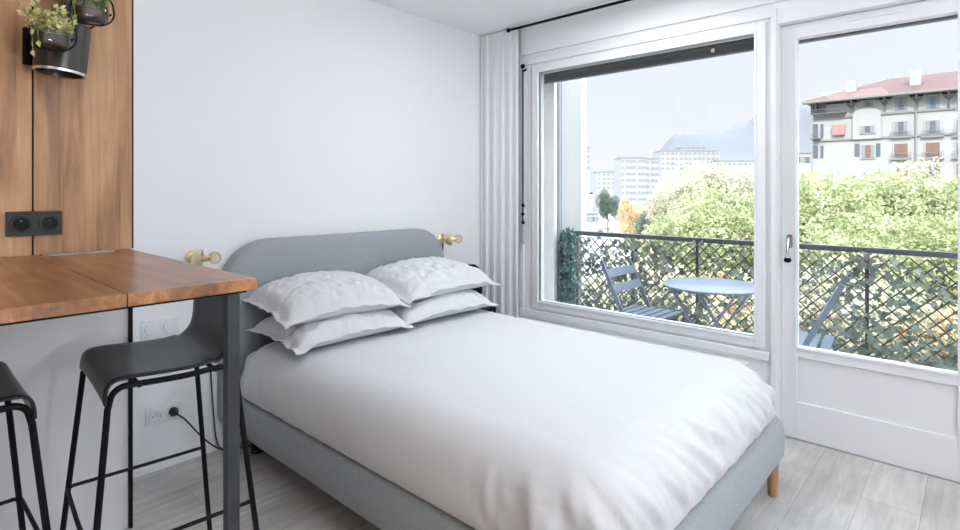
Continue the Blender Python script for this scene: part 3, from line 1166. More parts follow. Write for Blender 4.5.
# ============================================================ wall sconces
def sconce(label, x, z, yaw, cordlen):
    t = thing('wall_sconce', label, 'wall lamp', (x, 0, z))
    obj('wall_plate', lathe(B(), [(0.034, 0.0), (0.034, 0.010), (0.028, 0.016), (0.012, 0.02)], 28, align((x, 0, z), (0, -1, 0))), 'brass', t, smooth=True)
    obj('arm', tube(B(), [(x, -0.015, z), (x, -0.078, z)], 0.006, 10), 'brass', t, smooth=True)
    d = Vector((math.sin(yaw), -math.cos(yaw), 0))
    c = Vector((x, -0.085, z))
    sphere(bm := B(), c, 0.017, 18, 12)
    obj('joint', bm, 'brass', t, smooth=True)
    # dome cap and bulb socket
    A = align(c - d * 0.004, -d)
    obj('dome', lathe(B(), [(0.039, -0.012), (0.042, -0.010), (0.040, 0.004), (0.033, 0.02), (0.019, 0.031), (0.003, 0.035)], 28, A, cap0=False), 'brass', t, smooth=True)
    obj('lamp_holder', lathe(B(), [(0.010, 0.0), (0.016, 0.004), (0.016, 0.03), (0.013, 0.034)], 20, align(c, d)), 'brass', t, smooth=True)
    bb = B()
    sphere(bb, c + d * 0.060, 0.029, 24, 14)
    b = obj('bulb', bb, 'bulb', t, smooth=True)
    bm = B()
    lathe(bm, [(0.012, 0.034), (0.012, 0.046)], 14, align(c, d))
    q = c + d * 0.058
    tube(bm, [q + Vector((0.008 * math.cos(a), 0.0, 0.014 * math.sin(a))) for a in [k * PI / 4 for k in range(9)]], 0.0013, 6)
    obj('filament', bm, 'brass', b, smooth=True)
    obj('cord', tube(B(), smooth_path([(x, -0.02, z - 0.03), (x + .004, -0.012, z - 0.07), (x + 0.012, -0.008, z - cordlen * .6), (x + 0.014, -0.008, z - cordlen)], 6), 0.004, 8), 'black', t, smooth=True)
    return t


sconce('brass wall sconce with a globe bulb between headboard and curtain', -0.463, 0.925, R(62), 0.40)
sconce('brass wall sconce partly hidden behind the wooden counter edge', -2.062, 0.942, R(60), 0.30)

# ============================================================ black stand behind the right pillows
t = thing('bedside_stand', 'black round-backed bedside stand peeking out behind the right pillows', 'bedside stand', (-0.33, -0.2, 0))
bm = B()
out = rrect(0.25, 0.30, 0.11, 8)
prism(bm, [(-0.315 + a, -0.12, 0.595 + b) for a, b in out], (0, -0.014, 0))
obj('back_plate', bm, 'black', t, smooth=True)
obj('shelf', bx(B(), -0.44, -0.20, -0.28, -0.10, 0.435, 0.455, 0.005), 'black', t)
for x, y in ((-0.43, -0.115), (-0.21, -0.115), (-0.43, -0.265), (-0.21, -0.265)):
    obj('leg', tube(B(), [(x, y, 0.0), (x, y, 0.44 if y < -.2 else 0.52)], 0.009, 10), 'black', t, smooth=True)

# ============================================================ cables on the floor
tt = thing('power_cord', 'black cord with plug running from the low white socket to the floor', 'power cord', (-2.1, -0.03, 0.1))
pc = (-2.260 + 0.145 * 0.75, 0.209 + 0.0405)
obj('plug', lathe(B(), [(0.019, 0.0), (0.019, 0.018), (0.012, 0.03), (0.007, 0.045)], 20, align((pc[0], -0.0100, pc[1]), (0, -1, 0))), 'cord', tt, smooth=True)
obj('cable', tube(B(), smooth_path([(pc[0], -0.05, pc[1]), (pc[0] + .03, -0.075, pc[1] - .03), (-2.05, -0.06, 0.12), (-1.985, -0.05, 0.045), (-1.93, -0.05, 0.008), (-1.86, -0.07, 0.006), (-1.80, -0.12, 0.006)], 8), 0.0035, 8), 'cord', tt, smooth=True)
tag(obj('hanging_cord', tube(B(), smooth_path([(-1.988, -0.012, 0.66), (-1.985, -0.012, 0.38), (-1.975, -0.014, 0.2), (-1.965, -0.02, 0.07), (-1.945, -0.03, 0.015), (-1.90, -0.03, 0.006)], 8), 0.0032, 8), 'cord', smooth=True, loc=(-1.98, -0.012, 0)),
    'thin black cord hanging down the wall beside the headboard', 'cord')
co = B()
pts = []
for k in range(100):
    a = k * 2 * PI / 22
    pts.append((-1.80 + 0.058 * math.cos(a) * (1 + .12 * math.sin(k * .7)), -0.17 + 0.032 * math.sin(a) * (1 + .12 * math.cos(k * .9)), 0.006 + 0.0105 * (k / 22)))
tube(co, pts, 0.0048, 8)
tag(obj('cord_coil', co, 'cord', smooth=True, loc=(-1.80, -0.17, 0)), 'coil of black cord on the floor under the bed', 'cord')


# ============================================================ plant lamps on the wood wall
def leaf(bm, p, d, size, nrm=None):
    """a small pointed leaf folded along its midrib"""
    d = d.normalized()
    nrm = nrm or Vector((random.uniform(-1, 1), random.uniform(-1, 1), random.uniform(-1, 1)))
    s = d.cross(nrm)
    if s.length < 1e-3:
        s = d.orthogonal()
    s.normalize()
    u = s.cross(d)
    a = bm.verts.new(p)
    b1 = bm.verts.new(p + d * size * .4 + s * size * .38 + u * size * .1)
    b2 = bm.verts.new(p + d * size * .4 - s * size * .38 + u * size * .1)
    m = bm.verts.new(p + d * size * .45)
    c = bm.verts.new(p + d * size - u * size * .08)
    bm.faces.new((a, b1, m))
    bm.faces.new((b1, c, m))
    bm.faces.new((a, m, b2))
    bm.faces.new((m, c, b2))


def plant_lamp(lab1, lab2, dx, dz, seed, gdx=0, gdz=0):
    random.seed(seed)
    o = Vector((dx, 0, dz))
    y0 = PY - 0.018
    if lab1:
        t = thing('wall_lamp', lab1, 'wall lamp', Vector((-2.70, y0, 1.70)) + o)
        obj('bracket', bx(B(), -2.735, -2.665, y0 - 0.022, y0, 1.665, 1.785, 0.003), 'black', t)
        obj('arm', bx(B(), -2.69, -2.655, y0 - 0.08, y0 - 0.02, 1.70, 1.73, 0.003), 'black', t)
        cx, cy = -2.655, y0 - 0.105
        A = Matrix.Translation((cx, cy, 1.632)) @ Matrix.Rotation(R(5), 4, 'Y')
        obj('shade', lathe(B(), [(0.064, 0.0), (0.069, 0.0), (0.071, 0.012), (0.071, 0.158), (0.066, 0.164), (0.002, 0.165)], 40, A, cap0=False), 'lampblack', t, smooth=True)
        obj('reflector', lathe(B(), [(0.0635, 0.004), (0.060, 0.03), (0.002, 0.05)], 36, A, cap0=False), 'lampblack', t, smooth=True)
        obj('rim', lathe(B(), [(0.064, 0.0), (0.0715, -0.001), (0.0715, 0.007), (0.064, 0.008), (0.064, 0.0)], 40, A, cap0=False, cap1=False), 'chrome', t, smooth=True)
    dx += gdx
    dz += gdz
    g = thing('glass_planter', lab2, 'planter', Vector((-2.69 + dx, y0 - 0.2, 1.70 + dz)))
    if not lab1:
        obj('bracket', bx(B(), -2.632, -2.565, y0 - 0.05, y0, 1.832, 1.93, 0.003), 'lampblack', g)
    # glass bowl in a black oval band, hung in front of the shade
    gx, gy, gz = -2.700 + dx, y0 - 0.235, 1.722 + dz
    bm = B()
    rings = []
    for z, sc in ((-0.040, 0.55), (-0.040, 0.80), (-0.034, 0.93), (-0.018, 1.0), (0.012, 1.0), (0.028, 0.97), (0.036, 0.90)):
        rings.append([bm.verts.new((gx + a * sc, gy + b * sc, gz + z)) for a, b in rrect(0.098, 0.070, 0.032, 6)])
    for i in range(len(rings) - 1):
        ring_faces(bm, rings[i], rings[i + 1])
    bm.faces.new(rings[0][::-1])
    obj('bowl', bm, 'jar', g, smooth=True)
    bm = B()
    rings = []
    for z, sc in ((-0.036, 0.6), (-0.033, 0.86), (-0.018, 0.93), (0.0, 0.93)):
        rings.append([bm.verts.new((gx + a * sc, gy + b * sc, gz + z + (0.006 * noise.noise(Vector((a * 60, b * 60, seed))) if z == 0 else 0))) for a, b in rrect(0.098, 0.070, 0.032, 6)])
    for i in range(len(rings) - 1):
        ring_faces(bm, rings[i], rings[i + 1])
    bm.faces.new(rings[0][::-1])
    bm.faces.new(rings[-1])
    obj('soil', bm, 'soil', g, smooth=True)
    bm = B()
    pts = [(gx + 0.006 + a, gy - 0.012 + 0.01 * (b > 0), gz + 0.004 + b + 0.12 * a) for a, b in rrect(0.112, 0.100, 0.040, 8)]
    tube(bm, pts, 0.0028, 8, closed=True)
    tube(bm, [(gx + 0.056, gy, gz + 0.0), (gx + 0.05, y0, gz + 0.0)], 0.0028, 8)
    obj('band', bm, 'black', g, smooth=True)
    bm = B()
    stems = B()
    for k in range(75):
        a = random.uniform(0, 2 * PI)
        base = Vector((gx + 0.03 * math.cos(a), gy + 0.02 * math.sin(a), gz))
        tip = base + Vector((0.045 * math.cos(a) * random.random() - .012, 0.04 * math.sin(a) * random.random(), random.uniform(0.025, 0.095)))
        tube(stems, [base, base.lerp(tip, .5) + Vector((0.003, 0, 0.006)), tip], 0.0009, 5)
        for q in range(5):
            p = base.lerp(tip, random.uniform(.35, 1))
            leaf(bm, p, Vector((random.uniform(-1, 1), random.uniform(-1, 1), random.uniform(-.3, 1))), random.uniform(0.014, 0.025))
    for k in range(3):
        a = random.uniform(2.5, 4.5)
        p0 = Vector((gx + 0.045 * math.cos(a), gy - 0.035, gz + 0.03))
        p1 = p0 + Vector((-0.012, -0.012, -0.03 - 0.03 * k))
        tube(stems, [p0, p0.lerp(p1, .5) + Vector((-0.008, -.006, 0)), p1], 0.0009, 5)
        leaf(bm, p1, Vector((0.1, -0.2, -1)), 0.022)
    fo = obj('foliage', bm, 'plant' if seed < 3 else 'plant2', g)
    fo['kind'] = 'stuff'
    obj('stem', stems, 'plant2', g)


plant_lamp('graphite cylinder wall lamp on the wooden wall above the black socket',
           'small glass planter with pale yellow-green plant in front of the lower cylinder lamp', 0.0, 0.0, 1)
plant_lamp(None, 'small glass planter with trailing plant cut off by the top edge, above the cylinder lamp', 0.100, 0.100, 5)

# ---- housings of the added ceiling fill lamps, all out of view
for i, (l, p) in enumerate(CEIL_FILLS):
    lab = ('small unseen fill lamp added on the ceiling above the window side of the bed', 'unseen square fill lamp added on the ceiling near the window side behind the viewpoint', 'unseen warm fill lamp added on the ceiling in the left part of the room beside the partition')[i]
    t = thing('ceiling_fill_lamp', lab, 'ceiling lamp', (l[0], l[1], CEIL))
    bm = B()
    q = .3 if i else .14
    for (xa, xb, ya, yb) in ((-q, q, -q, -q + .015), (-q, q, q - .015, q), (-q, -q + .015, -q + .015, q - .015), (q - .015, q, -q + .015, q - .015)):
        bx(bm, l[0] + xa, l[0] + xb, l[1] + ya, l[1] + yb, CEIL - 0.05, CEIL)
    bx(bm, l[0] - q + .015, l[0] + q - .015, l[1] - q + .015, l[1] + q - .015, CEIL - 0.02, CEIL)
    obj('housing', bm, 'trim', t)

# ---- two unseen uplighters added as fill behind the camera
for (l, p), lab in zip(FLOOR_FILLS, ('unseen white uplighter added as fill behind the viewpoint beyond the foot of the bed', 'unseen white floor lamp added as fill against the rear wall behind the viewpoint')):
    t = thing('floor_fill_lamp', lab, 'floor lamp', (l[0], l[1], 0))
    A = Matrix.Translation((l[0], l[1], 0))
    obj('base', lathe(B(), [(0.15, 0), (0.15, 0.012), (0.13, 0.02), (0.02, 0.025)], 36, A), 'trim', t, smooth=True)
    obj('pole', tube(B(), [(l[0], l[1], 0.02), (l[0], l[1], 1.12)], 0.014, 14), 'trim', t, smooth=True)
    obj('bowl', lathe(B(), [(0.03, 1.11), (0.12, 1.125), (0.20, 1.16), (0.235, 1.19), (0.225, 1.19), (0.19, 1.165), (0.11, 1.14), (0.02, 1.13)], 40, A), 'trim', t, smooth=True)

# ============================================================ BALCONY
BZ = -0.075
struct('floor_balcony', bx(B(), TH, 1.12, -6.0, -0.30, BZ - 0.2, BZ), 'deck')
# side return, pipes, pier of the neighbouring bay
struct('wall_balcony_side', bx(B(), TH, 0.285, -0.44, 0.4, BZ, 2.7), 'facade')
tag(obj('downpipe', tube(B(), [(0.335, -0.415, BZ), (0.335, -0.415, 2.7)], 0.022, 14), 'zinc', smooth=True, loc=(0.335, -.415, BZ)),
    'grey downpipe outside at the left side of the window', 'pipe')
struct('wall_neighbour', bx(B(), 0.36, 0.44, -0.43, 0.5, BZ - .3, 2.7), mat('grey render', (0.50, 0.51, 0.51), 0.8))
struct('wall_pier', bx(B(), 1.12, 1.20, -0.13, 0.6, -8, 6.5), mat('white pier render', (0.80, 0.80, 0.77), 0.8))

rl = thing('balcony_railing', 'dark metal balcony railing with top rail and thin posts', 'railing', (1.05, -2, BZ))
obj('top_rail', bx(B(), 1.035, 1.075, -5.8, -0.10, 0.868, 0.902, 0.004), 'rail', rl)
obj('bottom_rail', bx(B(), 1.04, 1.07, -5.8, -0.10, BZ + 0.06, BZ + 0.085), 'rail', rl)
y = -0.13
while y > -5.8:
    obj('post', bx(B(), 1.045, 1.065, y - 0.01, y + 0.01, BZ, 0.87), 'rail', rl)
    y -= 0.52
# willow trellis with artificial ivy fixed inside the railing
tr = thing('ivy_trellis', 'brown willow lattice with artificial ivy leaves along the balcony railing', 'trellis', (1.0, -2, BZ))
random.seed(3)
bm = B()
YA, YZ, ZA, ZB = -0.12, -4.6, BZ + 0.03, 0.855
H = ZB - ZA
step = 0.082
k = 0
y = YA + H
while y > YZ - H:
    for sg in (1, -1):
        # stick goes from (ya, ZA) to (yb, ZB)
        ya, yb = (y, y - H) if sg == 1 else (y - H, y)
        p0, p1 = Vector((1.018 - .006 * sg, ya, ZA)), Vector((1.018 - .006 * sg, yb, ZB))
        # clip to range
        d = p1 - p0
        tlo, thi = 0.0, 1.0
        if d.y:
            t1, t2 = (YA - p0.y) / d.y, (YZ - p0.y) / d.y
            tlo, thi = max(tlo, min(t1, t2)), min(thi, max(t1, t2))
        if thi - tlo > 0.03:
            j = Vector((0, random.uniform(-.006, .006), 0))
            tube(bm, [p0 + d * tlo + j, p0 + d * thi - j], random.uniform(0.0036, 0.0052), 5)
    y -= step
la = obj('lattice', bm, 'willow', tr)
bm = B()
for k in range(7500):
    yy = random.uniform(YZ, YA)
    zz = random.uniform(ZA, ZB + 0.0)
    dens = 0.42 + (0.30 if zz < .40 else 0) + 0.9 * noise.noise(Vector((yy * 3.2, zz * 3.2, 4))) + (0.30 if yy > -1.1 else 0) + (0.15 if yy < -1.9 else 0) - 0.10 * (zz > .6)
    if random.random() > dens:
        continue
    p = Vector((1.0 + random.uniform(-0.028, 0.035), yy, zz))
    leaf(bm, p, Vector((random.uniform(-.5, .5), random.uniform(-1, 1), random.uniform(-1, .6))), random.uniform(0.030, 0.058), Vector((-1, random.uniform(-.5, .5), random.uniform(-.5, .5))))
lv = obj('ivy_leaves', bm, 'ivy', tr)
lv['kind'] = 'stuff'
# hedge panel at the side
hg = thing('hedge_panel', 'narrow blue-green artificial hedge panel beside the window on the balcony', 'hedge panel', (0.40, -0.47, BZ))
obj('backing', bx(B(), 0.28, 0.42, -0.478, -0.47, BZ, 0.93), 'willow', hg)
bm = B()
for k in range(1500):
    p = Vector((random.uniform(0.27, 0.425), -0.485 + random.uniform(-0.022, 0.02), random.uniform(BZ, 0.955 + .02 * random.random())))
    leaf(bm, p, Vector((random.uniform(-1, 1), random.uniform(-.7, .1), random.uniform(-1, .6))), random.uniform(0.022, 0.042))
hv = obj('hedge_leaves', bm, 'ivy2', hg)
hv['kind'] = 'stuff'

# bistro table
tb = thing('bistro_table', 'round grey-blue metal bistro table on the balcony', 'table', (0.56, -1.45, BZ))
bxc, byc, tz = 0.56, -1.45, 0.645
obj('table_top', lathe(B(), [(0.29, -0.012), (0.30, -0.010), (0.302, 0.0), (0.296, 0.004), (0.002, 0.004)], 56, Matrix.Translation((bxc, byc, tz))), 'bistro', tb, smooth=True)


def bar(bm, p, q, w, th, side):
    p, q = Vector(p), Vector(q)
    d = (q - p).normalized()
    s = Vector(side)
    s = (s - d * s.dot(d)).normalized()
    u = d.cross(s)
    vs = [bm.verts.new(c + s * a * w / 2 + u * b * th / 2) for c in (p, q) for a, b in ((-1, -1), (1, -1), (1, 1), (-1, 1))]
    for f in ((0, 1, 2, 3), (7, 6, 5, 4), (0, 4, 5, 1), (1, 5, 6, 2), (2, 6, 7, 3), (3, 7, 4, 0)):
        bm.faces.new([vs[i] for i in f])
    return bm


for sx in (-1, 1):
    for sy in (-1, 1):
        p = (bxc + 0.17 * sx, byc + 0.20 * sy, tz - 0.012)
        q = (bxc + 0.17 * sx, byc - 0.24 * sy, BZ)
        obj('leg', bar(B(), p, q, 0.030, 0.012, (1, 0, 0)), 'bistro', tb)
for s in (-1, 1):
    obj('brace', bar(B(), (bxc - 0.17, byc + 0.20 * s, tz - 0.02), (bxc + 0.17, byc + 0.20 * s, tz - 0.02), 0.025, 0.01, (0, 0, 1)), 'bistro', tb)


def bistro_chair(label, loc, rz):
    t = thing('bistro_chair', label, 'chair', (0, 0, 0), 'folding chairs on the balcony')
    # local: front +X, width along Y
    for s in (-1, 1):
        y = 0.19 * s
        obj('side_frame', bar(B(), (0.20, y, 0.0), (-0.20, y, 0.82), 0.028, 0.014, (1, 0, 0)), 'bistro', t)
        obj('leg', bar(B(), (-0.20, y * .9, 0.0), (0.17, y * .9, 0.44), 0.028, 0.014, (1, 0, 0)), 'bistro', t)
    for k in range(6):
        x = -0.14 + 0.066 * k
        obj('seat_slat', bx(B(), x, x + 0.048, -0.19, 0.19, 0.445, 0.457, 0.002), 'bistro', t)
    for z in (0.63, 0.73):
        xx = 0.20 - 0.4 * (z / 0.82)
        obj('back_slat', bar(B(), (xx + .01, -0.20, z), (xx + .01, 0.20, z), 0.062, 0.010, (-0.44, 0, 0.9)), 'bistro', t)
    t.location = loc
    t.rotation_euler = (0, 0, rz)
    return t


bistro_chair('grey-blue folding bistro chair on the balcony left of the round table', (0.66, -0.90, BZ), R(-92))
bistro_chair('grey-blue folding bistro chair on the balcony right of the round table, seen through the door', (0.60, -1.96, BZ - 0.0), R(96))

# ============================================================ OUTSIDE, BELOW AND FAR
GZ = -13.0
ground_m = mat('town ground', (0.34, 0.33, 0.27), 0.9, noise_amt=0.25, noise_scale=0.05)
struct('ground', bx(B(), 3, 4200, -2600, 2600, GZ - 1, GZ), ground_m)
road = B()
pa, pb = px(560, 60), px(640, 60)
pc_, pd = px(606, 560), px(588, 560)
prism(road, [(pa.x, pa.y, GZ), (pb.x, pb.y, GZ), (pc_.x, pc_.y, GZ), (pd.x, pd.y, GZ)], (0, 0, 0.06))
struct('road', road, mat('pale asphalt', (0.24, 0.245, 0.25), 0.8))

tree_mesh = {}


def tree_parts(kind, R0, Hc, trunk, seed, leaf_m, n, ls):
    """crown of lobes filled with leaves, plus trunk with boughs; origin at the foot"""
    random.seed(seed)
    bm = B()
    lobes = []
    for k in range(15):
        a = random.uniform(0, 2 * PI)
        rr = R0 * 0.62 * math.sqrt(random.random())
        zc = trunk + Hc * random.uniform(0.22, 0.80)
        lobes.append((Vector((rr * math.cos(a), rr * math.sin(a), zc)), R0 * random.uniform(0.30, 0.48)))
    for k in range(n):
        c, r = random.choice(lobes)
        d = Vector((random.gauss(0, 1), random.gauss(0, 1), random.gauss(0, 1))).normalized()
        p = c + d * r * random.uniform(0.72, 1.08) * (1 + 0.25 * noise.noise(c + d * 2))
        leaf(bm, p, Vector((random.uniform(-1, 1), random.uniform(-1, 1), random.uniform(-.6, .8))), ls * random.uniform(.6, 1.3))
    tb_ = B()
    tube(tb_, [(0, 0, 0), (0.1, 0, trunk * .6), (0, .1, trunk + Hc * .45)], 0.3, 8, rs=[0.30, 0.22, 0.10])
    for c, r in lobes[:8]:
        tube(tb_, [(0, 0, trunk * .8), Vector((0, 0, trunk)).lerp(c, .5), c], 0.1, 6, rs=[0.14, 0.09, 0.03])
    return bm, tb_


LM = dict(
    green=leaf_mat('bright green foliage', (0.25, 0.30, 0.13), (0.58, 0.59, 0.37), 0.35, 0.8),
    pale=leaf_mat('pale green foliage', (0.42, 0.41, 0.28), (0.64, 0.61, 0.47), 0.35, 0.8),
    yellow=leaf_mat('yellow autumn foliage', (0.52, 0.40, 0.24), (0.68, 0.58, 0.38), 0.35, 0.5),
    dark=leaf_mat('dark green foliage', (0.10, 0.14, 0.11), (0.22, 0.27, 0.20), 0.3, 0.6),
)
PROTO = {}


def tree(kind, label, pxx, depth, top_px, scale=1.0, crown=1.0, group='trees below the balcony'):
    key = kind
    if key not in PROTO:
        t = thing('deciduous_tree', label, 'tree', (0, 0, 0), group)
        seed = {'green': 2, 'pale': 5, 'yellow': 9, 'dark': 14}[kind]
        cm, tm = tree_parts(kind, 4.2, 8.2, 3.2, seed, None, 24000, 0.22)
        f = obj('foliage', cm, LM[kind], t)
        f['kind'] = 'stuff'
        obj('trunk', tm, 'bark', t, smooth=True)
        PROTO[key] = t
    else:
        t = copy_tree(PROTO[key])
        t['label'] = label
        t['group'] = group
    p = px(pxx, depth, top_px)
    H_ = p.z - GZ
    s = H_ / 11.2
    t.location = (p.x, p.y, GZ)
    t.scale = (scale * s * crown, scale * s * crown, s)
    t.rotation_euler = (0, 0, random.uniform(0, 6))
    return t


TREES = [
    ('green', 'bright green tree behind the glass of the balcony door, beside the door handle side', 812, 40, 158),
    ('green', 'green tree crown under the left corner of the red-roofed building', 858, 44, 160),
    ('pale', 'pale yellow-green tree in front of the red-roofed building', 893, 50, 166),
    ('green', 'green tree crown at the right edge of the door glass', 938, 42, 160),
    ('green', 'lower bright green tree seen through the middle of the door glass', 888, 31, 196),
    ('green', 'bright green tree at the right end of the wide window', 748, 38, 172),
    ('pale', 'pale tall tree behind the long white building front', 705, 60, 165),
    ('pale', 'pale tree left of the green trees in the wide window', 686, 52, 180),
    ('green', 'green tree above the bistro table', 712, 36, 196),
    ('yellow', 'orange-yellow autumn tree beside the street in the wide window', 634, 92, 196),
    ('dark', 'small dark tree in front of the white tower block', 608, 190, 190),
    ('dark', 'dark tree between the autumn tree and the pale trees', 653, 80, 200),
    ('pale', 'pale low tree behind the lattice left of the table', 650, 26, 262),
    ('yellow', 'yellow low tree behind the lattice in the wide window', 690, 27, 246),
    ('pale', 'low pale tree behind the lattice under the left door glass', 830, 24, 262),
    ('yellow', 'low yellow tree behind the lattice under the right door glass', 925, 23, 290),
]
for (k, lab, a, b, c) in TREES:
    cr_ = {812: 0.95, 686: 0.75, 634: 0.72, 608: 0.8, 653: .6, 705: 1.0}.get(a, 0.95)
    tree(k, lab, a, b, c, 1.0, cr_)

# ---- red roofed apartment house
white_f = mat('cream facade', (0.33, 0.325, 0.315), 0.8, noise_amt=0.03, noise_scale=0.3)
pane_m = mat('dark window pane', (0.10, 0.12, 0.14), 0.3)
shut_m = mat('pale blue shutters', (0.14, 0.18, 0.21), 0.6)
tile_m = mat('terracotta roof tiles', (0.095, 0.046, 0.036), 0.8, noise_amt=0.15, noise_scale=1.2)
line_m = mat('grey cornice', (0.21, 0.21, 0.21), 0.8)
wood_b = mat('wooden casement', (0.17, 0.10, 0.07), 0.6)
iron_m = mat('dark iron', (0.11, 0.115, 0.12), 0.6)
FX = 74.0
def fy(pxx, x=FX):
    v = px(pxx, 1.0) - CAM
    v.z = 0
    return CAM.y + v.y / v.x * (x - CAM.x)
def fz(pxx, pyy, x=FX):
    l = (pxx - 480) / FPX
    dd = (x - CAM.x) / (0.7398 + 0.6729 * l)
    return CAM.z - (pyy - HZ) / FPX * dd


hs = thing('apartment_house', 'large cream apartment house with red tiled hip roof seen through the door glass', 'building', (FX, 3, GZ))
yl, yr = fy(813), -16.0
zt = fz(813, 106)
obj('wall', bx(B(), FX, FX + 13, yr, yl, GZ, zt), white_f, hs)
ze = zt + 0.45
bm = B()
e0, e1 = yl + 1.0, yr - 1
pts = [(FX - 1.3, e0, ze), (FX - 1.3, e1, ze), (FX + 14, e1, ze), (FX + 14, e0, ze)]
rdz = 2.75
ridge = [(FX + 5.5, yl - 7.0, ze + rdz), (FX + 5.5, yr + 4, ze + rdz)]
V = [bm.verts.new(p) for p in pts + ridge]
for f in ((0, 1, 5, 4), (1, 2, 5), (2, 3, 4, 5), (3, 0, 4), (3, 2, 1, 0)):
    bm.faces.new([V[i] for i in f])
obj('roof', bm, tile_m, hs)
obj('eave', bx(B(), FX - 1.3, FX, e1, e0, ze - 0.22, ze), line_m, hs)
for i, c in enumerate((851, 915.5, 938, 985)):
    yc = fy(c, FX + 1.5)
    if c == 938:
        continue
    obj('chimney', bx(B(), FX + 1.2, FX + 2.6, yc - 0.5, yc + 0.5, ze, ze + 2.3 if i != 1 else ze + 2.7), white_f, hs)
z_rows = [(102, 0.9), (127, 0.9), (149, 1.1), (171, .9)]
cols = [(901, shut_m), (932.8, shut_m), (964, shut_m), (868, pane_m)]
for ri, (py, _) in enumerate(z_rows):
    for ci, (cx_, mm) in enumerate(cols):
        zc = fz(cx_, py + (1.5 - (cx_ - 901) * .03))
        FO, FX = FX, FX - (0.26 if cx_ == 868 and ri == 1 else 0)
        yc = fy(cx_)
        hh = 1.5 if not (cx_ == 868 and ri < 2) else 0.75
        ww = 1.15 if cx_ != 868 else 1.2
        if cx_ == 868 and ri == 3:
            continue
        wn = obj('window_frame', bx(B(), FX - 0.10, FX, yc - ww / 2 - .14, yc + ww / 2 + .14, zc - hh / 2 - .12, zc + hh / 2 + .12), white_f, hs)
        obj('pane', bx(B(), FX - 0.13, FX - 0.1, yc - ww * .2, yc + ww * .2, zc - hh / 2, zc + hh / 2), pane_m if ri != 2 else wood_b, wn)
        for s in (-1, 1):
            obj('shutter', bx(B(), FX - 0.15, FX - 0.1, yc + s * ww * .36 - .17, yc + s * ww * .36 + .17, zc - hh / 2, zc + hh / 2), (mm if ri == 0 else (line_m if ri == 1 else wood_b)) if cx_ != 868 else line_m, wn)
        if cx_ != 868 and ri in (1, 2):
            bm = B()
            bx(bm, FX - 0.30, FX, yc - 0.95, yc + 0.95, zc - hh / 2 - .3, zc - hh / 2 - .15)
            for q in range(12):
                yy = yc - 0.9 + 1.8 * q / 11
                bx(bm, FX - 0.29, FX - 0.26, yy - .018, yy + .018, zc - hh / 2 - .15, zc - hh / 2 + .45)
            bx(bm, FX - 0.29, FX - 0.25, yc - .95, yc + .95, zc - hh / 2 + .42, zc - hh / 2 + .47)
            obj('balconette', bm, line_m, hs)
        FX = FO
for py_ in (114, 137.5):
    zc = fz(880, py_)
    obj('string_course', bx(B(), FX - 0.16, FX, yr, yl, zc - .10, zc + .10), line_m, hs)
# roof brackets on posts, corner terrace and downpipe
for c in (817, 852, 885, 917, 949):
    yc = fy(c)
    bm = B()
    zb = ze - 0.22
    tube(bm, [(FX - 1.1, yc, zb), (FX - 0.35, yc, zb - 0.75), (FX - .2, yc, zb - 0.9)], 0.07, 6)
    tube(bm, [(FX - .25, yc + 0.75, zb), (FX - .2, yc, zb - 0.9)], 0.06, 6)
    tube(bm, [(FX - .25, yc - 0.75, zb), (FX - .2, yc, zb - 0.9)], 0.06, 6)
    tube(bm, [(FX - .2, yc, zb), (FX - .2, yc, fz(c, 113.5 - (c - 852) * .06))], 0.08, 6)
    obj('roof_bracket', bm, iron_m, hs)
yc = fy(916)
obj('rain_pipe', tube(B(), [(FX - .15, yc, ze - .3), (FX - .15, yc, GZ)], 0.08, 8), line_m, hs)
for (c, py_, ww, hh) in ((814.5, 108, .8, 1.6), (822, 108, .9, 1.5), (815.5, 131, .55, 1.7), (822, 131, .3, 1.7), (815.5, 152, .55, 1.5), (822, 152, .3, 1.5), (857, 150, .45, 1.5), (878, 150, .45, 1.5)):
    yc, zc = fy(c), fz(c, py_)
    obj('window_opening', bx(B(), FX - 0.05, FX + 0.02, yc - ww / 2, yc + ww / 2, zc - hh / 2, zc + hh / 2), pane_m, hs)
bm = B()
for (c0, c1, pyt, pyb) in ((813, 847, 110.5, 114.5), (811, 821, 134.5, 139)):
    y0_, y1_ = fy(c0), fy(c1)
    za, zb = fz(c0, pyb), fz(c0, pyt)
    bx(bm, FX - 0.75, FX, y1_, y0_, za - .12, za)
    bx(bm, FX - 0.75, FX - .70, y1_, y0_, zb - .05, zb)
    q = y0_
    while q > y1_:
        bx(bm, FX - 0.74, FX - .71, q - .03, q, za, zb)
        q -= 0.28
obj('terrace_railing', bm, iron_m, hs)
yc, zc = fy(839), fz(839, 130)
obj('awning', bx(B(), FX - 0.35, FX, yc - .62, yc + .62, zc - .6, zc + .6), mat('salmon awning', (0.34, 0.19, 0.165), 0.8), hs)
# raised gable above the middle bay
y0_, y1_ = fy(853), fy(881)
za, zb = fz(866, 139), fz(866, 108)
bm = B()
arch = [(FX - .25, y0_, za), (FX - .25, y0_, zb - .7)] + [(FX - .25, y0_ + (y1_ - y0_) * k / 10, zb - .7 + .75 * math.sin(PI * k / 10) ** .5) for k in range(1, 10)] + [(FX - .25, y1_, zb - .7), (FX - .25, y1_, za)]
prism(bm, arch, (0.25, 0, 0))
obj('bay_front', bm, white_f, hs)


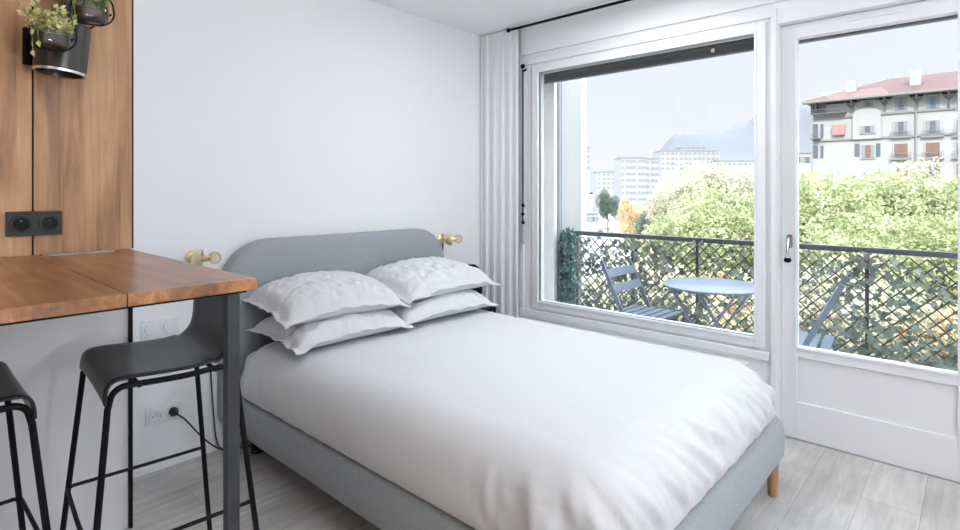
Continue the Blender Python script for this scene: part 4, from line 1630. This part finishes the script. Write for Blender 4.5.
# ---- far buildings on the left
def block(label, c0, c1, d, ytop, ybase, floors, colsn, deep, wm, name='apartment_block', roofm=None, skip=0):
    p0, p1 = px(c0, d, ytop), px(c1, d, ytop)
    zt_, zb_ = p0.z, GZ
    ax = (p1 - p0)
    ax.z = 0
    w_ = ax.length
    ax.normalize()
    nv = Vector((-ax.y, ax.x, 0))
    if nv.dot(Vector((0.74, 0.67, 0))) < 0:
        nv = -nv
    t = thing(name, label, 'building', (p0.x, p0.y, GZ))
    a, b = Vector((p0.x, p0.y, zb_)), Vector((p1.x, p1.y, zb_))
    obj('wall', prism(B(), [a, b, b + nv * deep, a + nv * deep], (0, 0, zt_ - zb_)), wm, t)
    obj('roof_slab', prism(B(), [p + Vector((0, 0, zt_ - zb_)) for p in (a - ax * .3 - nv * .3, b + ax * .3 - nv * .3, b + nv * (deep + .3), a + nv * (deep + .3))], (0, 0, 0.5)), roofm or line_m, t)
    fh = 3.0
    for f_ in range(floors):
        for c_ in range(colsn):
            u = (c_ + 0.5) / colsn * w_
            z = zt_ - 0.8 - fh * f_ - 1.5
            q = a + ax * (u - .9) + Vector((0, 0, z - zb_)) - nv * 0.06
            obj('window_pane', prism(B(), [q, q + ax * (1.9 if c_ % 3 else 1.3), q + ax * (1.9 if c_ % 3 else 1.3) + Vector((0, 0, 1.4)), q + Vector((0, 0, 1.4))], nv * 0.05), far_pane, t)
    return t


far_w = mat('far white facade', (0.30, 0.30, 0.302), 0.9)
far_pane = mat('far grey windows', (0.19, 0.2, 0.215), 0.7)
block('white tower block with rows of grey windows behind the autumn tree', 621, 646, 260, 158, 222, 8, 6, 14, far_w)
block('white side wing joined to the right of the tower block', 646, 659, 268, 159, 222, 6, 3, 14, far_w)
block('long white flat-roofed building behind the pale trees', 661, 720, 330, 151, 222, 4, 13, 16, far_w)
block('far white building with blank wall at the right of the wide window', 716, 764, 300, 161, 222, 1, 9, 16, far_w)
block('small white rooftop storey on top of the long building', 680, 706, 345, 148, 222, 1, 5, 10, far_w)
block('low white building at the far end of the street', 597, 620, 370, 172, 215, 4, 5, 14, far_w)
block('pale narrow tower at the left edge of the view', 583, 590, 300, 148, 222, 4, 2, 14, far_w)
block('low white house at the foot of the street', 584, 598, 170, 214, 240, 1, 3, 10, far_w, 'town_house')
block('white house left of the balcony door view beside the red-roofed building', 797, 811, 130, 153, 240, 1, 4, 10, far_w, 'town_house')

# ---- cars on the street
car_m = [mat('car paint dark', (0.10, 0.11, 0.13), 0.3), mat('car paint silver', (0.55, 0.56, 0.58), 0.3), mat('car paint white', (0.8, 0.8, 0.8), 0.3), mat('car paint blue', (0.12, 0.18, 0.30), 0.3)]


def car(label, loc, rz, mm):
    t = thing('car', label, 'car', (0, 0, 0), 'cars on the street below')
    bm = B()
    side = [(-2.1, .35), (-2.1, .85), (-1.6, 1.0), (-1.1, 1.42), (.5, 1.42), (1.15, 1.0), (2.0, .85), (2.1, .35)]
    prism(bm, [(x, -.85, z) for x, z in side], (0, 1.7, 0))
    obj('body', bm, mm, t)
    obj('windows', prism(B(), [(x, -.87, z) for x, z in ((-1.45, 1.02), (-1.05, 1.36), (.45, 1.36), (1.0, 1.02))], (0, 1.74, 0)), pane_m, t)
    for x in (-1.3, 1.3):
        for y in (-.8, .8):
            obj('wheel', lathe(B(), [(0.33, -.1), (0.33, .1)], 14, align((x, y, .33), (0, 1, 0))), 'black', t, smooth=True)
    t.location = loc
    t.rotation_euler = (0, 0, rz)


vd = (px(597, 300) - px(600, 120))
rzc = math.atan2(vd.y, vd.x)
names = ['dark', 'silver', 'white', 'blue']
spots = [(612, 170, 'nearest the autumn tree'), (608, 205, 'second in the parked row'), (606, 240, 'third in the parked row'), (604, 280, 'far up the street'),
         (600, 185, 'driving in the middle of the street'), (597, 225, 'on the left lane of the street'), (617, 140, 'partly hidden by the autumn tree'), (602, 330, 'farthest in the parked row'), (652, 96, 'parked under the pale tree'), (659, 100, 'parked beside the dark tree')]
for i, (c, d, w_) in enumerate(spots):
    p = px(c, d)
    car('tiny %s car %s' % (names[i % 4], w_), (p.x, p.y, GZ + 0.06), rzc, car_m[i % 4])


# ---- mountain and hill on the skyline
def mountain(name, label, cols_, depth, back, m_, seed):
    bm = B()
    n, k = 90, 26
    rows = []
    for i in range(n + 1):
        s = i / n
        c = cols_[0][0] + (cols_[-1][0] - cols_[0][0]) * s
        for a, b in zip(cols_[:-1], cols_[1:]):
            if a[0] <= c <= b[0]:
                yy = a[1] + (b[1] - a[1]) * (c - a[0]) / (b[0] - a[0])
        top = px(c, depth, yy)
        row = []
        for j in range(k + 1):
            v = j / k
            off = (v - 0.5) * 2 * back
            h = math.exp(-(abs(v - .5) * 4.2) ** 1.4)
            p = px(c, depth + off)
            z = GZ + (top.z - GZ) * h
            z += (top.z - GZ) * h * 0.06 * fbm(p.x / 160, p.y / 160, seed)
            row.append(bm.verts.new((p.x, p.y, z)))
        rows.append(row)
    for i in range(n):
        ring_faces(bm, rows[i], rows[i + 1], False)
    o = obj(name, bm, m_, smooth=True, loc=px(cols_[len(cols_) // 2][0], depth) + Vector((0, 0, GZ)), angle=180)
    return tag(o, label, 'mountain')


mt = mat('haze coloured mountain', (0.118, 0.124, 0.130), 1.0, noise_amt=0.05, noise_scale=0.006)  # distance haze is put into this base colour, there is no volume
mountain('mountain', 'pale hazy mountain on the skyline in the right part of the wide window',
         [(560, 200), (600, 190), (630, 172), (655, 155), (675, 137), (690, 131), (705, 131), (725, 129), (745, 124), (758, 116), (800, 104), (850, 130), (920, 150), (1010, 180)], 3400, 900, mt, 3)
mountain('hill', 'low hazy hill on the skyline at the left of the wide window', [(520, 176), (560, 168), (600, 171), (618, 170), (645, 160), (690, 180)], 3000, 600, mt, 8)
